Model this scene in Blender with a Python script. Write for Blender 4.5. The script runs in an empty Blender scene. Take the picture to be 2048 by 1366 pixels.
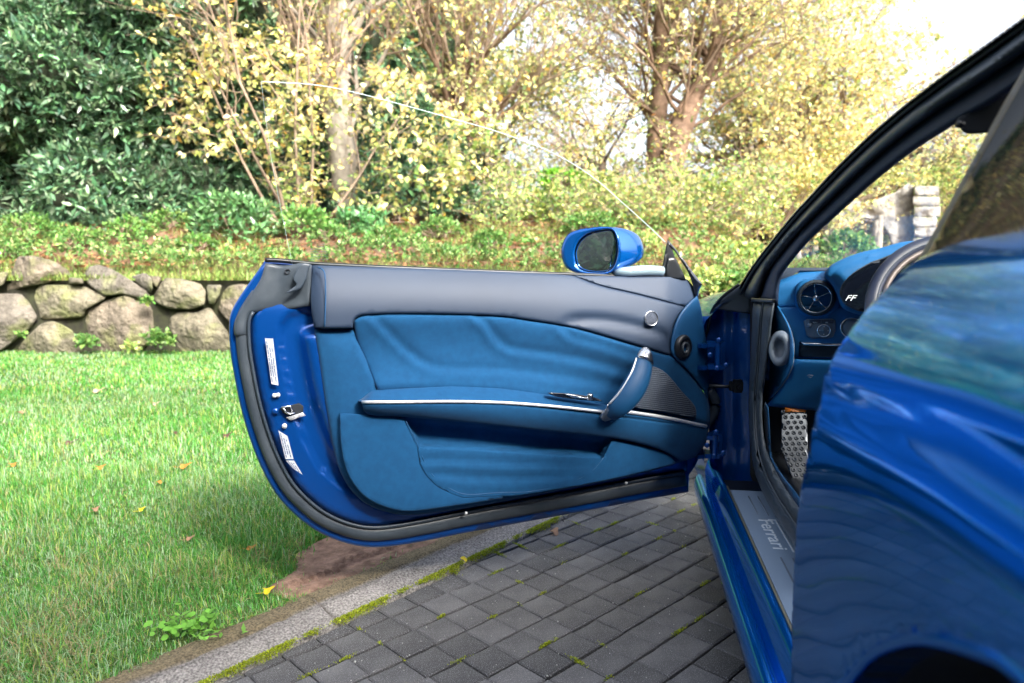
import bpy, math, random
import numpy as np
from mathutils import Vector, Matrix, geometry, noise
random.seed(7); RNG = np.random.default_rng(11)
R = math.radians
SC = bpy.context.scene
COL = SC.collection
# ------------------------------------------------------------------ camera, light, exposure
F, PT, H = 1397.0, 0.107, 1.0
cam_d = bpy.data.cameras.new('camera'); cam = bpy.data.objects.new('camera', cam_d); COL.objects.link(cam)
cam.location = (0, 0, H); cam.rotation_euler = (math.pi/2 - PT, 0, 0)
cam_d.sensor_width = 36; cam_d.lens = F/2048*36; cam_d.clip_start = 0.02; cam_d.clip_end = 1500
cam_d.dof.use_dof = True; cam_d.dof.focus_distance = 1.95; cam_d.dof.aperture_fstop = 3.5
SC.camera = cam
SUN_EL, SUN_AZ = R(36), R(146)        # azimuth clockwise from +Y
sv = Vector((math.sin(SUN_AZ)*math.cos(SUN_EL), math.cos(SUN_AZ)*math.cos(SUN_EL), math.sin(SUN_EL)))
w = bpy.data.worlds.new('World'); SC.world = w; w.use_nodes = True
nt = w.node_tree; bg = nt.nodes['Background']
sky = nt.nodes.new('ShaderNodeTexSky'); sky.sky_type = 'NISHITA'; sky.sun_disc = False
sky.sun_elevation = SUN_EL; sky.sun_rotation = SUN_AZ; sky.dust_density = 7.0; sky.air_density = 1.0; sky.ozone_density = 1.0
hs_ = nt.nodes.new('ShaderNodeHueSaturation'); hs_.inputs['Saturation'].default_value = .42; hs_.inputs['Value'].default_value = 1.0
nt.links.new(sky.outputs[0], hs_.inputs['Color']); nt.links.new(hs_.outputs[0], bg.inputs[0]); bg.inputs[1].default_value = 0.15
sun_d = bpy.data.lights.new('sun', 'SUN'); sun_d.energy = 2.3; sun_d.angle = R(10); sun_d.color = (1, .93, .82)
sun = bpy.data.objects.new('sun', sun_d); COL.objects.link(sun); sun.rotation_euler = sv.to_track_quat('Z', 'Y').to_euler()
vs = SC.view_settings; vs.view_transform = 'Standard'; vs.look = 'None'; vs.exposure = 2.0; vs.gamma = 1; vs.use_curve_mapping = False
SC.render.engine = 'CYCLES'; SC.cycles.max_bounces = 8; SC.cycles.transparent_max_bounces = 16
SC.cycles.use_denoising = True

# ------------------------------------------------------------------ geometry helpers
def ray(x, y):
    a = (x-1024)/F; b = -(y-683)/F
    return np.array([a, math.cos(PT)+b*math.sin(PT), -math.sin(PT)+b*math.cos(PT)])
CAMP = np.array([0, 0, H])
def at(x, y, Y):
    d = ray(x, y); return CAMP + d*(Y/d[1])
def rays(U):
    a = (U[:, 0]-1024)/F; b = -(U[:, 1]-683)/F
    return np.c_[a, math.cos(PT)+b*math.sin(PT), -math.sin(PT)+b*math.cos(PT)]
def grd(x, y, z=0.0):
    d = ray(x, y); return CAMP + d*((z-H)/d[2])
def plane_fn(P, n):
    """pixel -> point on a plane through P with normal n, moved by h along n"""
    P = np.array(P, float); n = np.array(n, float); n /= np.linalg.norm(n)
    def f(U, h):
        d = rays(U); t = ((P-CAMP)@n + h)/(d@n)
        return CAMP + d*t[:, None]
    f.n = n
    return f
CT = 0.1655                       # the car's axis: X = X0 + CT*Y
CA = np.array([CT, 1, 0])/math.hypot(CT, 1); CN = np.array([-CA[1], CA[0], 0])
CO = np.array([.25, 0, 0])
def side_fn(X0):
    """pixel -> point on the car side X = X0(u) + CT*Y, moved by h towards the camera"""
    def f(U, h):
        d = rays(U); x0 = (X0(U[:, 0]) if callable(X0) else np.full(len(U), X0)) - h
        t = x0/(d[:, 0]-CT*d[:, 1])
        return CAMP + d*t[:, None]
    return f
def CP(s, t, z):
    return CO + CA*s + CN*t + np.array([0, 0, z])
def CPa(s, t, z):
    return CO + np.outer(s, CA) + np.outer(t, CN) + np.c_[np.zeros(len(z)), np.zeros(len(z)), z]

def smooth(P, n=5, closed=True):
    P = [np.array(p, float) for p in P]; out = []; N = len(P)
    rng = range(N if closed else N-1)
    for i in rng:
        if closed: a, b, c, d = P[(i-1) % N], P[i], P[(i+1) % N], P[(i+2) % N]
        else: a, b, c, d = P[max(i-1, 0)], P[i], P[i+1], P[min(i+2, N-1)]
        if np.allclose(b, c): continue
        if np.allclose(a, b): a = b-(c-b)*0.001
        for k in range(n):
            t = k/n
            out.append(.5*((2*b)+(-a+c)*t+(2*a-5*b+4*c-d)*t*t+(-a+3*b-3*c+d)*t**3))
    if not closed: out.append(P[-1])
    return np.array(out)
def pip(P, poly):
    x, y = P[:, 0], P[:, 1]; ins = np.zeros(len(P), bool)
    a = poly; b = np.roll(poly, -1, 0)
    for (x1, y1), (x2, y2) in zip(a, b):
        if y1 == y2: continue
        c = ((y1 > y) != (y2 > y)) & (x < (x2-x1)*(y-y1)/(y2-y1)+x1); ins ^= c
    return ins
def dist(P, line, closed=True):
    """distance, and sign (which side), of each point to a polyline"""
    line = np.asarray(line, float)
    a = line if closed else line[:-1]; b = np.roll(line, -1, 0) if closed else line[1:]
    best = np.full(len(P), 1e9); sg = np.ones(len(P))
    for p, q in zip(a, b):
        e = q-p; L = e@e
        if L < 1e-16: continue
        t = np.clip(((P-p)@e)/L, 0, 1); w_ = P-(p+t[:, None]*e); d = np.hypot(w_[:, 0], w_[:, 1])
        m = d < best; best[m] = d[m]; sg[m] = np.sign(e[0]*w_[m, 1]-e[1]*w_[m, 0])
    return best, sg
def offset_path(L, d):
    L = np.asarray(L, float); T = np.gradient(L, axis=0); T /= np.linalg.norm(T, axis=1)[:, None]
    return L + np.c_[-T[:, 1], T[:, 0]]*d

def vnoise(P, sc, seed=0):
    """cheap smooth pseudo-noise in numpy, -1..1"""
    P = np.asarray(P)*sc+seed*7.13
    x, y, z = P[..., 0], P[..., 1], P[..., 2] if P.shape[-1] > 2 else 0
    return (np.sin(x*1.7+1.3*np.sin(y*1.1+seed))+np.sin(y*1.9+1.1*np.sin(z*1.3+x*.7))+np.sin(z*1.6+x*1.2+1.7*np.sin(y*.8)))/3
ORG = {}
def put(name, me, parent=None, origin=None, mat=None, **props):
    o = bpy.data.objects.new(name, me); COL.objects.link(o)
    if mat is not None: me.materials.append(mat)
    if parent is not None: o.parent = parent; ORG[o.name] = ORG[parent.name]
    else:
        ORG[o.name] = np.array(origin if origin is not None else (0, 0, 0), float); o.location = ORG[o.name]
    for k, v in props.items(): o[k] = v
    return o
def org(parent, origin):
    return ORG[parent.name] if parent is not None else np.array(origin if origin is not None else (0, 0, 0), float)
def npmesh(name, V, Fc, smooth_=True, col=None):
    V = np.asarray(V, np.float32); me = bpy.data.meshes.new(name)
    if isinstance(Fc, np.ndarray):
        k = Fc.shape[1]; n = len(Fc)
        me.vertices.add(len(V)); me.vertices.foreach_set('co', V.ravel())
        me.loops.add(n*k); me.loops.foreach_set('vertex_index', Fc.astype(np.int32).ravel())
        me.polygons.add(n); me.polygons.foreach_set('loop_start', np.arange(0, n*k, k, dtype=np.int32))
        me.update(calc_edges=True)
    else:
        me.from_pydata([tuple(map(float, v)) for v in V], [], Fc)
    if smooth_: me.polygons.foreach_set('use_smooth', np.ones(len(me.polygons), bool))
    if col is not None:
        at_ = me.color_attributes.new('tint', 'FLOAT_COLOR', 'POINT')
        c4 = np.c_[col, np.ones(len(col))].astype(np.float32); at_.data.foreach_set('color', c4.ravel())
    me.update(); return me
def mesh(name, V, Fc, mat, parent=None, origin=None, smooth_=True, col=None, **props):
    V = np.asarray(V, float)-org(parent, origin)
    return put(name, npmesh(name, V, Fc, smooth_, col), parent, origin, mat, **props)

def pad(name, poly, fn, mat, parent=None, base=0., r=6., hr=.004, depth=.02, step=14., relief=None, sm=4, holes=(), origin=None, **props):
    poly = smooth(poly, sm) if sm else np.array(poly, float)
    seg = []
    for p, q in zip(poly, np.roll(poly, -1, 0)):          # subdivide long edges
        L = np.linalg.norm(q-p)
        if L < 1e-9: continue
        k = max(1, int(L/step)); seg += [p+(q-p)*i/k for i in range(k)]
    poly = np.array(seg)
    loops = [poly]+[smooth(h_, sm) if sm else np.array(h_, float) for h_ in holes]
    ctr = []
    for L in loops:
        for f_ in ((.12, .4, .75, 1.05) if hr > 0 else ()):
            for s_ in (1, -1):
                q = offset_path(L, r*f_*s_); d, _ = dist(q, L); ctr.append(q[(d > r*f_*.85) & pip(q, poly)])
    lo, hi = poly.min(0), poly.max(0)
    gx, gy = np.meshgrid(np.arange(lo[0], hi[0], step), np.arange(lo[1], hi[1], step*.87))
    gx = gx+(np.arange(gx.shape[0])[:, None] % 2)*step/2
    g = np.c_[gx.ravel(), gy.ravel()]; g = g[pip(g, poly)]
    if len(g):
        d = np.min([dist(g, L)[0] for L in loops], 0); g = g[d > (r*1.1 if hr > 0 else step*.35)+step*.15]
    pts = np.vstack(loops+ctr+[g]); n0 = 0; edges = []
    for L in loops:
        edges += [(n0+i, n0+(i+1) % len(L)) for i in range(len(L))]; n0 += len(L)
    ov, oe, of, orv, _, _ = geometry.delaunay_2d_cdt([Vector(p) for p in pts], edges, [], 0, 1e-6)
    V2 = np.array([tuple(v) for v in ov]); T = np.array([f for f in of if len(f) == 3])
    c = V2[T].mean(1); keep = pip(c, poly)
    for L in loops[1:]: keep &= ~pip(c, L)
    T = T[keep]
    d = np.min([dist(V2, L)[0] for L in loops], 0)
    x = np.clip(d/max(r, 1e-9), 0, 1); h = base - hr*(1-np.sqrt(np.clip(1-(1-x)**2, 0, 1)))
    if relief is not None: h = h + relief(V2, d)
    V = fn(V2, h)
    Vo = fn(V2[T[0]], h[T[0]]+.001)-V[T[0]]
    nn = np.cross(V[T[0][1]]-V[T[0][0]], V[T[0][2]]-V[T[0][0]])
    if nn@Vo[0] < 0: T = T[:, ::-1]
    mp = {}
    for i, l in enumerate(orv):
        for j in l: mp[j] = i
    n = len(V); faces = [tuple(int(a) for a in t) for t in T]; extra = []; n0 = 0
    if depth > 0:
        ec = {}
        for t in faces:
            for a, b in ((t[0], t[1]), (t[1], t[2]), (t[2], t[0])): ec[(a, b)] = 1
        bd = [(a, b) for (a, b) in ec if (b, a) not in ec]
        vi = sorted({a for e in bd for a in e}); rm = {a: n+k for k, a in enumerate(vi)}
        Vs = fn(V2[vi], h[vi]-depth); V = np.vstack([V, Vs])
        faces += [(a, rm[a], rm[b], b) for a, b in bd]
    # closed shapes want their skirt sharp enough: smooth shading with the rounded edge rows handles it
    return mesh(name, V, faces, mat, parent, origin, True, None, **props)

def sweep(name, P, rad, mat, parent=None, seg=8, up=(0, 0, 1), origin=None, closed=False, sm=4, make=True, **props):
    """tube; rad = radius or (rx, ry) per point or for all: rx across, ry along 'up'"""
    P = np.array(P, float); N0 = len(P)
    rad = np.array(rad, float)
    if rad.ndim == 0: rad = np.full((N0, 2), float(rad))
    elif rad.ndim == 1 and len(rad) == 2 and N0 != 2: rad = np.tile(rad, (N0, 1))
    elif rad.ndim == 1: rad = np.c_[rad, rad]
    if sm:
        Q = smooth(np.hstack([P, rad]), sm, closed); P, rad = Q[:, :3], Q[:, 3:]
    n = len(P)
    T = (np.roll(P, -1, 0)-np.roll(P, 1, 0)) if closed else np.gradient(P, axis=0)
    T /= np.linalg.norm(T, axis=1)[:, None]+1e-12
    up = np.array(up, float)
    if up.ndim == 1: up = np.tile(up, (n, 1))
    Nn = up-T*np.sum(up*T, 1)[:, None]; Nn /= np.linalg.norm(Nn, axis=1)[:, None]+1e-12
    B = np.cross(T, Nn)
    a = np.arange(seg)*2*math.pi/seg
    V = P[:, None]+B[:, None]*(np.cos(a)[None, :, None]*rad[:, 0][:, None, None])+Nn[:, None]*(np.sin(a)[None, :, None]*rad[:, 1][:, None, None])
    V = V.reshape(-1, 3); faces = []
    for i in range(n if closed else n-1):
        j = (i+1) % n
        for k in range(seg):
            l = (k+1) % seg; faces.append((i*seg+k, i*seg+l, j*seg+l, j*seg+k))
    if not closed:
        faces.append(tuple(range(seg))[::-1]); faces.append(tuple((n-1)*seg+k for k in range(seg)))
    if not make: return V, faces
    return mesh(name, V, faces, mat, parent, origin, True, None, **props)
def joinVF(L):
    V = []; Fc = []; n = 0
    for v, f in L:
        V.append(np.asarray(v, float)); Fc += [tuple(int(i)+n for i in t) for t in f]; n += len(v)
    return np.vstack(V), Fc
def boxVF(c, ax, ay, az):
    """box from centre and three half vectors"""
    c = np.array(c, float); ax, ay, az = (np.array(k, float) for k in (ax, ay, az))
    V = [c+ax*i+ay*j+az*k for i in (-1, 1) for j in (-1, 1) for k in (-1, 1)]
    return np.array(V), [(0, 1, 3, 2), (4, 6, 7, 5), (0, 4, 5, 1), (2, 3, 7, 6), (0, 2, 6, 4), (1, 5, 7, 3)]
def latheVF(c, axis, prof, seg=24, up=(0, 0, 1), sx=1.):
    """profile [(radius, height along axis)]"""
    c = np.array(c, float); ax = np.array(axis, float); ax /= np.linalg.norm(ax)
    u = np.array(up, float)-ax*(np.array(up, float)@ax); u /= np.linalg.norm(u); v = np.cross(ax, u)
    a = np.arange(seg)*2*math.pi/seg; V = []; Fc = []
    for r_, h_ in prof:
        V += [c+ax*h_+u*math.cos(t)*r_+v*math.sin(t)*r_*sx for t in a]
    for i in range(len(prof)-1):
        for k in range(seg):
            l = (k+1) % seg; Fc.append((i*seg+k, i*seg+l, (i+1)*seg+l, (i+1)*seg+k))
    return np.array(V), Fc
def lathe(name, c, axis, prof, mat, parent=None, seg=24, sx=1., **props):
    V, Fc = latheVF(c, axis, prof, seg, (0, 0, 1), sx)
    return mesh(name, V, Fc, mat, parent, None, True, None, **props)
def empty(name, loc, **props):
    o = bpy.data.objects.new(name, None); COL.objects.link(o); o.location = loc; o.empty_display_size = .2
    ORG[o.name] = np.array(loc, float)
    for k, v in props.items(): o[k] = v
    return o

# ------------------------------------------------------------------ materials
def material(name, c, rough=.5, metal=0., coat=0., c2=None, nscale=8., bump=0., bscale=60., bdist=.002, spec=.5, sheen=0., flake=False, voro=False, detail=4.):
    m = bpy.data.materials.new(name); m.use_nodes = True; t = m.node_tree; p = t.nodes['Principled BSDF']
    p.inputs['Base Color'].default_value = (*c, 1); p.inputs['Roughness'].default_value = rough
    p.inputs['Metallic'].default_value = metal; p.inputs['Coat Weight'].default_value = coat
    p.inputs['Coat Roughness'].default_value = .02; p.inputs['Specular IOR Level'].default_value = spec
    p.inputs['Sheen Weight'].default_value = sheen; p.inputs['Sheen Roughness'].default_value = .4
    tc = t.nodes.new('ShaderNodeTexCoord')
    if c2 is not None:
        n = t.nodes.new('ShaderNodeTexNoise'); n.inputs['Scale'].default_value = nscale; n.inputs['Detail'].default_value = detail+2
        n.inputs['Roughness'].default_value = .65
        r = t.nodes.new('ShaderNodeValToRGB'); r.color_ramp.elements[0].color = (*c, 1); r.color_ramp.elements[1].color = (*c2, 1)
        r.color_ramp.elements[0].position = .36; r.color_ramp.elements[1].position = .64
        t.links.new(tc.outputs['Object'], n.inputs['Vector']); t.links.new(n.outputs[0], r.inputs[0]); t.links.new(r.outputs[0], p.inputs['Base Color'])
    if bump:
        n2 = t.nodes.new('ShaderNodeTexVoronoi' if voro else 'ShaderNodeTexNoise'); n2.inputs['Scale'].default_value = bscale
        if not voro: n2.inputs['Detail'].default_value = detail
        b = t.nodes.new('ShaderNodeBump'); b.inputs['Strength'].default_value = bump; b.inputs['Distance'].default_value = bdist
        t.links.new(tc.outputs['Object'], n2.inputs['Vector']); t.links.new(n2.outputs[0], b.inputs['Height']); t.links.new(b.outputs[0], p.inputs['Normal'])
    return m
def leaf_material(name, rough=.45, trans=.35, spec=.5):
    m = bpy.data.materials.new(name); m.use_nodes = True; t = m.node_tree; p = t.nodes['Principled BSDF']
    a = t.nodes.new('ShaderNodeVertexColor'); a.layer_name = 'tint'
    p.inputs['Roughness'].default_value = rough; p.inputs['Specular IOR Level'].default_value = spec
    t.links.new(a.outputs[0], p.inputs['Base Color'])
    tr = t.nodes.new('ShaderNodeBsdfTranslucent'); t.links.new(a.outputs[0], tr.inputs[0])
    mx = t.nodes.new('ShaderNodeMixShader'); mx.inputs[0].default_value = trans
    t.links.new(p.outputs[0], mx.inputs[1]); t.links.new(tr.outputs[0], mx.inputs[2])
    t.links.new(mx.outputs[0], t.nodes['Material Output'].inputs[0]); return m
def glass_material(name, tint=(1, 1, 1), refl=1., ior=1.5):
    m = bpy.data.materials.new(name); m.use_nodes = True; t = m.node_tree
    t.nodes.remove(t.nodes['Principled BSDF'])
    tr = t.nodes.new('ShaderNodeBsdfTransparent'); tr.inputs[0].default_value = (*tint, 1)
    gl = t.nodes.new('ShaderNodeBsdfGlossy'); gl.inputs['Roughness'].default_value = .0
    fr = t.nodes.new('ShaderNodeFresnel'); ge_ = t.nodes.new('ShaderNodeNewGeometry'); mr = t.nodes.new('ShaderNodeMapRange'); mr.inputs[3].default_value = ior; mr.inputs[4].default_value = 1/ior
    t.links.new(ge_.outputs['Backfacing'], mr.inputs[0]); t.links.new(mr.outputs[0], fr.inputs[0])
    mx = t.nodes.new('ShaderNodeMixShader')
    t.links.new(fr.outputs[0], mx.inputs[0]); t.links.new(tr.outputs[0], mx.inputs[1]); t.links.new(gl.outputs[0], mx.inputs[2])
    t.links.new(mx.outputs[0], t.nodes['Material Output'].inputs[0]); return m
M = {}
M['paint'] = material('blue_metallic_paint', (.002, .19, .70), .09, .80, .30, c2=(.002, .20, .74), nscale=3)
M['paint'].node_tree.nodes['Principled BSDF'].inputs['Specular Tint'].default_value = (.30, .66, 1, 1)
M['paint_mirror'] = material('blue_mirror_paint', (.001, .10, .42), .15, .5, 1.)
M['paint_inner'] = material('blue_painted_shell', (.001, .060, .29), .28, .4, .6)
M['suede'] = material('blue_suede', (.002, .050, .140), .9, sheen=.08, spec=.3, c2=(.003, .062, .168), nscale=45, bump=.25, bscale=900, bdist=.0006)
M['leather'] = material('blue_leather', (.003, .056, .155), .55, c2=(.003, .064, .178), nscale=6, bump=.25, bscale=700, bdist=.0005, voro=True)
M['navy'] = material('navy_leather', (.012, .028, .062), .62, c2=(.014, .032, .070), nscale=3, bump=.2, bscale=800, bdist=.0004, voro=True, spec=.6)
M['rubber'] = material('black_rubber', (.026, .040, .060), .42, c2=(.040, .056, .078), nscale=14, spec=.6)
M['rubber2'] = material('grey_rubber', (.030, .042, .058), .45, c2=(.055, .07, .088), nscale=9)
M['black'] = material('black_plastic', (.008, .010, .014), .35)
M['gloss'] = material('gloss_black', (.004, .006, .012), .06, coat=1)
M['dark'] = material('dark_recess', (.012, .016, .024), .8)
M['lining'] = material('roof_lining', (.12, .14, .17), .9)
M['lit_dash_leather'] = material('lit_dash_leather', (.004, .11, .30), .55, c2=(.005, .12, .33), nscale=8, bump=.25, bscale=700, bdist=.0005, voro=True)  # lighter copy of the blue leather, cabin light painted into its colour
M['chrome'] = material('satin_metal', (.72, .74, .78), .22, 1.)
M['silver'] = material('silver_trim', (.80, .82, .88), .35, .6)
M['grille'] = material('speaker_mesh', (.06, .075, .11), .5, .3, bump=1, bscale=420, bdist=.002, voro=True)
M['panelgrey'] = material('grey_switch_panel', (.14, .175, .23), .45)
M['print'] = material('white_print', (.8, .85, .9), .5)
M['sticker'] = material('white_sticker', (.50, .54, .60), .4)
M['ink'] = material('grey_ink', (.10, .13, .22), .5)
M['bolt'] = material('white_cap', (.75, .80, .86), .25, .3)
M['plate'] = material('brushed_sill_plate', (.26, .36, .50), .42, .35, c2=(.29, .39, .54), nscale=2)
M['glass'] = glass_material('clear_glass', (.925, .96, .95), ior=1.5)
M['glass_edge'] = material('glass_edge', (.50, .64, .68), .2)
M['dark_glass'] = material('tinted_glass', (.004, .008, .010), .02, 0., 0., spec=.3)
M['mirror'] = material('mirror_silver', (.85, .9, .9), .01, 1.)
M['skylit_arm'] = material('skylit_mirror_arm', (.30, .42, .50), .12, .3, 1.)  # arm paint made pale, the sky's reflection put into its base colour
M['tan'] = material('tan_edge', (.16, .15, .11), .7)
M['wheel'] = material('steering_leather', (.016, .024, .055), .45)
M['taupe'] = material('taupe_metal', (.20, .165, .155), .45, .2)
M['orange'] = material('amber_reflection', (.8, .22, .03), .4)  # colour of a warm reflection, not of a part
M['leaf'] = leaf_material('leaf', .5, .35)
M['laurel'] = leaf_material('laurel_leaf', .33, .12, .6)
M['grass'] = leaf_material('grass_blade', .5, .3)
M['bark'] = material('bark', (.07, .055, .04), .9, c2=(.15, .12, .09), nscale=9, bump=.8, bscale=14, bdist=.03)
M['bark_pale'] = material('pale_bark', (.19, .16, .13), .9, c2=(.33, .29, .25), nscale=5, bump=.8, bscale=12, bdist=.03)
M['bark_red'] = material('reddish_bark', (.10, .060, .04), .9, c2=(.21, .135, .09), nscale=6, bump=.8, bscale=12, bdist=.03)
M['twig'] = material('twig_bark', (.17, .12, .085), .8, c2=(.30, .22, .16), nscale=4)
M['shade'] = material('deep_foliage_shade', (.026, .036, .022), 1., c2=(.045, .055, .032), nscale=3)  # near-black colour standing for the shade deep inside foliage
M['tyre'] = material('tyre', (.008, .008, .009), .8)

# ------------------------------------------------------------------ ground, bank, lawn, pavement
def zb(Y, X=-1.):
    z = np.interp(Y, [7.9, 8.6, 10, 12, 20, 60], [.93, 1.12, 1.5, 1.82, 2.0, 2.0])
    a = np.clip((np.asarray(X)/np.asarray(Y)-.28)/.09, 0, 1); a = a*a*(3-2*a)
    return z*(1-a)+np.minimum(z, .78)*a
def ground_mesh():
    ys = np.r_[-300, -60, -20, -5, np.arange(-1, 8.01, 1), 8.3, 8.31, 8.8, np.arange(9.4, 16, .6), 18, 22, 30, 60, 150, 600]
    xs = np.r_[-500, -120, -40, np.arange(-16, 16.1, .8), 40, 120, 500]
    V = []
    for y in ys:
        for x in xs:
            z = -.06 if y < 8.305 else float(zb(y, x))+.07*noise.noise(Vector((x*.7, y*.7, 0)))*(1 if y < 60 else 0)
            V.append((x, y, z))
    n = len(xs); Fc = [(j*n+i, j*n+i+1, (j+1)*n+i+1, (j+1)*n+i) for j in range(len(ys)-1) for i in range(n-1)]
    return V, Fc
V, Fc = ground_mesh()
m = material('leafy_earth', (.09, .055, .035), .95, c2=(.24, .13, .075), nscale=7, bump=.8, bscale=22, bdist=.05)
mesh('ground', V, Fc, m, kind='structure')
# kerb line and its lawn edge (world, z = 0)
K0 = np.array([-.717, 1.589]); KD = np.array([.929, 1.118]); KD /= np.linalg.norm(KD); KN = np.array([-KD[1], KD[0]])
def kerb(s, w_, z=0.): p = K0+KD*s+KN*w_; return np.array([p[0], p[1], z])
def kerb_side(P): return (P-K0)@KN
lawn_m = material('lawn_soil', (.045, .085, .018), .95, c2=(.09, .14, .03), nscale=25, bump=.6, bscale=60, bdist=.02)
V = [kerb(-8, .172, .022), kerb(8.2, .172, .022)]; V = [V[0], V[1], (-40, 8.05, .022), (-40, -30, .022), (-8, -30, .022)]
mesh('lawn', V, [(0, 1, 2, 3, 4)], lawn_m, kind='structure')
# pavers
PA = .771; PU = 1/9.587; PO = np.array([-1.896, 21.164])*PU
PX = np.array([math.cos(PA), math.sin(PA)]); PY = np.array([-math.sin(PA), math.cos(PA)])
bed_m = material('joint_sand', (.018, .019, .018), 1, c2=(.04, .045, .03), nscale=30)
c = [kerb(-8, .02, -.022), kerb(11.5, .02, -.022), kerb(11.5, -9, -.022), kerb(-8, -9, -.022)]
pave = mesh('pavement', c, [(0, 3, 2, 1)], bed_m, kind='structure')
def stone_mix(name, cA, cB, speck=(.3, .3, .32)):
    m = material(name, cA, .85, c2=cB, nscale=6, bump=.7, bscale=260, bdist=.0022)
    t = m.node_tree; p = t.nodes['Principled BSDF']; src = p.inputs['Base Color'].links[0].from_socket
    v = t.nodes.new('ShaderNodeTexNoise'); v.inputs['Scale'].default_value = 420; v.inputs['Detail'].default_value = 1
    tc = t.nodes.new('ShaderNodeTexCoord'); t.links.new(tc.outputs['Object'], v.inputs[0])
    r = t.nodes.new('ShaderNodeValToRGB'); r.color_ramp.elements[0].position = .57; r.color_ramp.elements[1].position = .70
    mx = t.nodes.new('ShaderNodeMixRGB'); mx.inputs[2].default_value = (*speck, 1)
    oi = t.nodes.new('ShaderNodeObjectInfo'); hv = t.nodes.new('ShaderNodeHueSaturation')
    mr = t.nodes.new('ShaderNodeMapRange'); mr.inputs[3].default_value = .68; mr.inputs[4].default_value = 1.35
    t.links.new(oi.outputs['Random'], mr.inputs[0]); t.links.new(mr.outputs[0], hv.inputs['Value']); t.links.new(src, hv.inputs['Color'])
    t.links.new(v.outputs[0], r.inputs[0]); t.links.new(r.outputs[0], mx.inputs[0]); t.links.new(hv.outputs[0], mx.inputs[1])
    t.links.new(mx.outputs[0], p.inputs['Base Color']); return m
M['paver'] = stone_mix('paver_concrete', (.070, .070, .074), (.115, .114, .118))
M['kerb'] = material('kerb_concrete', (.06, .053, .045), .95, c2=(.27, .245, .22), nscale=18, bump=1, bscale=150, bdist=.008, detail=9)
def tint_kerb():
    t = M['kerb'].node_tree; p = t.nodes['Principled BSDF']; a = t.nodes.new('ShaderNodeVertexColor'); a.layer_name = 'tint'
    n_ = t.nodes.new('ShaderNodeTexNoise'); n_.inputs['Scale'].default_value = 170; n_.inputs['Detail'].default_value = 5
    tc = t.nodes.new('ShaderNodeTexCoord'); t.links.new(tc.outputs['Object'], n_.inputs[0])
    mr = t.nodes.new('ShaderNodeMapRange'); mr.inputs[1].default_value = .3; mr.inputs[2].default_value = .7; mr.inputs[3].default_value = .35; mr.inputs[4].default_value = 1.6
    hv = t.nodes.new('ShaderNodeHueSaturation'); t.links.new(n_.outputs[0], mr.inputs[0]); t.links.new(mr.outputs[0], hv.inputs['Value']); t.links.new(a.outputs[0], hv.inputs['Color'])
    t.links.new(hv.outputs[0], p.inputs['Base Color'])
tint_kerb()
def slab(poly, z1, z0, bev=.004):
    poly = np.array(poly, float); c = poly.mean(0); n = len(poly)
    ins = poly+(c-poly)/np.linalg.norm(c-poly, axis=1)[:, None]*bev*1.4
    V = [(*p, z0) for p in poly]+[(*p, z1-bev) for p in poly]+[(*p, z1) for p in ins]
    Fc = [tuple(range(2*n, 3*n))]
    for i in range(n):
        j = (i+1) % n; Fc += [(i, j, n+j, n+i), (n+i, n+j, 2*n+j, 2*n+i)]
    return np.array(V), Fc
def clip_poly(P, f):
    out = []; n = len(P)
    for i in range(n):
        a, b = P[i], P[(i+1) % n]; fa, fb = f(a), f(b)
        if fa <= 0: out.append(a)
        if (fa < 0) != (fb < 0) and abs(fa-fb) > 1e-9: out.append(a+(b-a)*fa/(fa-fb))
    return out
hs = PU/2-.0022
pm = []
for k in range(3):
    rr = random.Random(k); u = rr.uniform; hx, hy = hs+.0008, hs-.0022; sq = [(-hx, -hy-u(0, .0015)), (-hx*.3, -hy+u(-.001, .001)), (hx*.4, -hy+u(-.001, .001)), (hx, -hy-u(0, .0015)), (hx, hy+u(0, .0015)), (hx*.3, hy+u(-.001, .001)), (-hx*.4, hy+u(-.001, .001)), (-hx, hy+u(0, .0015))]
    V, Fc = slab(sq, 0, -.03); me = npmesh('paver', V, Fc, False); me.materials.append(M['paver']); pm.append(me)
cells = []
for r_ in range(-3, 46):
    drift = .07*r_
    for c_ in range(-32, 48):
        q = PO+PX*(c_+.5+((r_*37) % 5-2)*.03)*PU-PY*(r_+.5)*PU
        ks = kerb_side(q)
        if ks > PU*.8 or q[1] < .2 or q[1] > 6.5 or q[0] < -1.6 or q[0] > 2.6: continue
        lat = q[0]-.25-CT*q[1]
        if lat > .55 : continue
        cells.append((q[1]**2+q[0]**2, q, ks))
cells.sort(key=lambda t: t[0])
def seen(q):
    px = 1024+F*q[0]/q[1] if q[1] > .3 else 9e9; py = 533+F*1.0/q[1] if q[1] > .3 else 9e9
    return 350 < px < 1620 and py < 1400 and q[1] < 3.6
cells.sort(key=lambda t: (not seen(t[1]), t[0]))
extra = []; npav = 0
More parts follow.
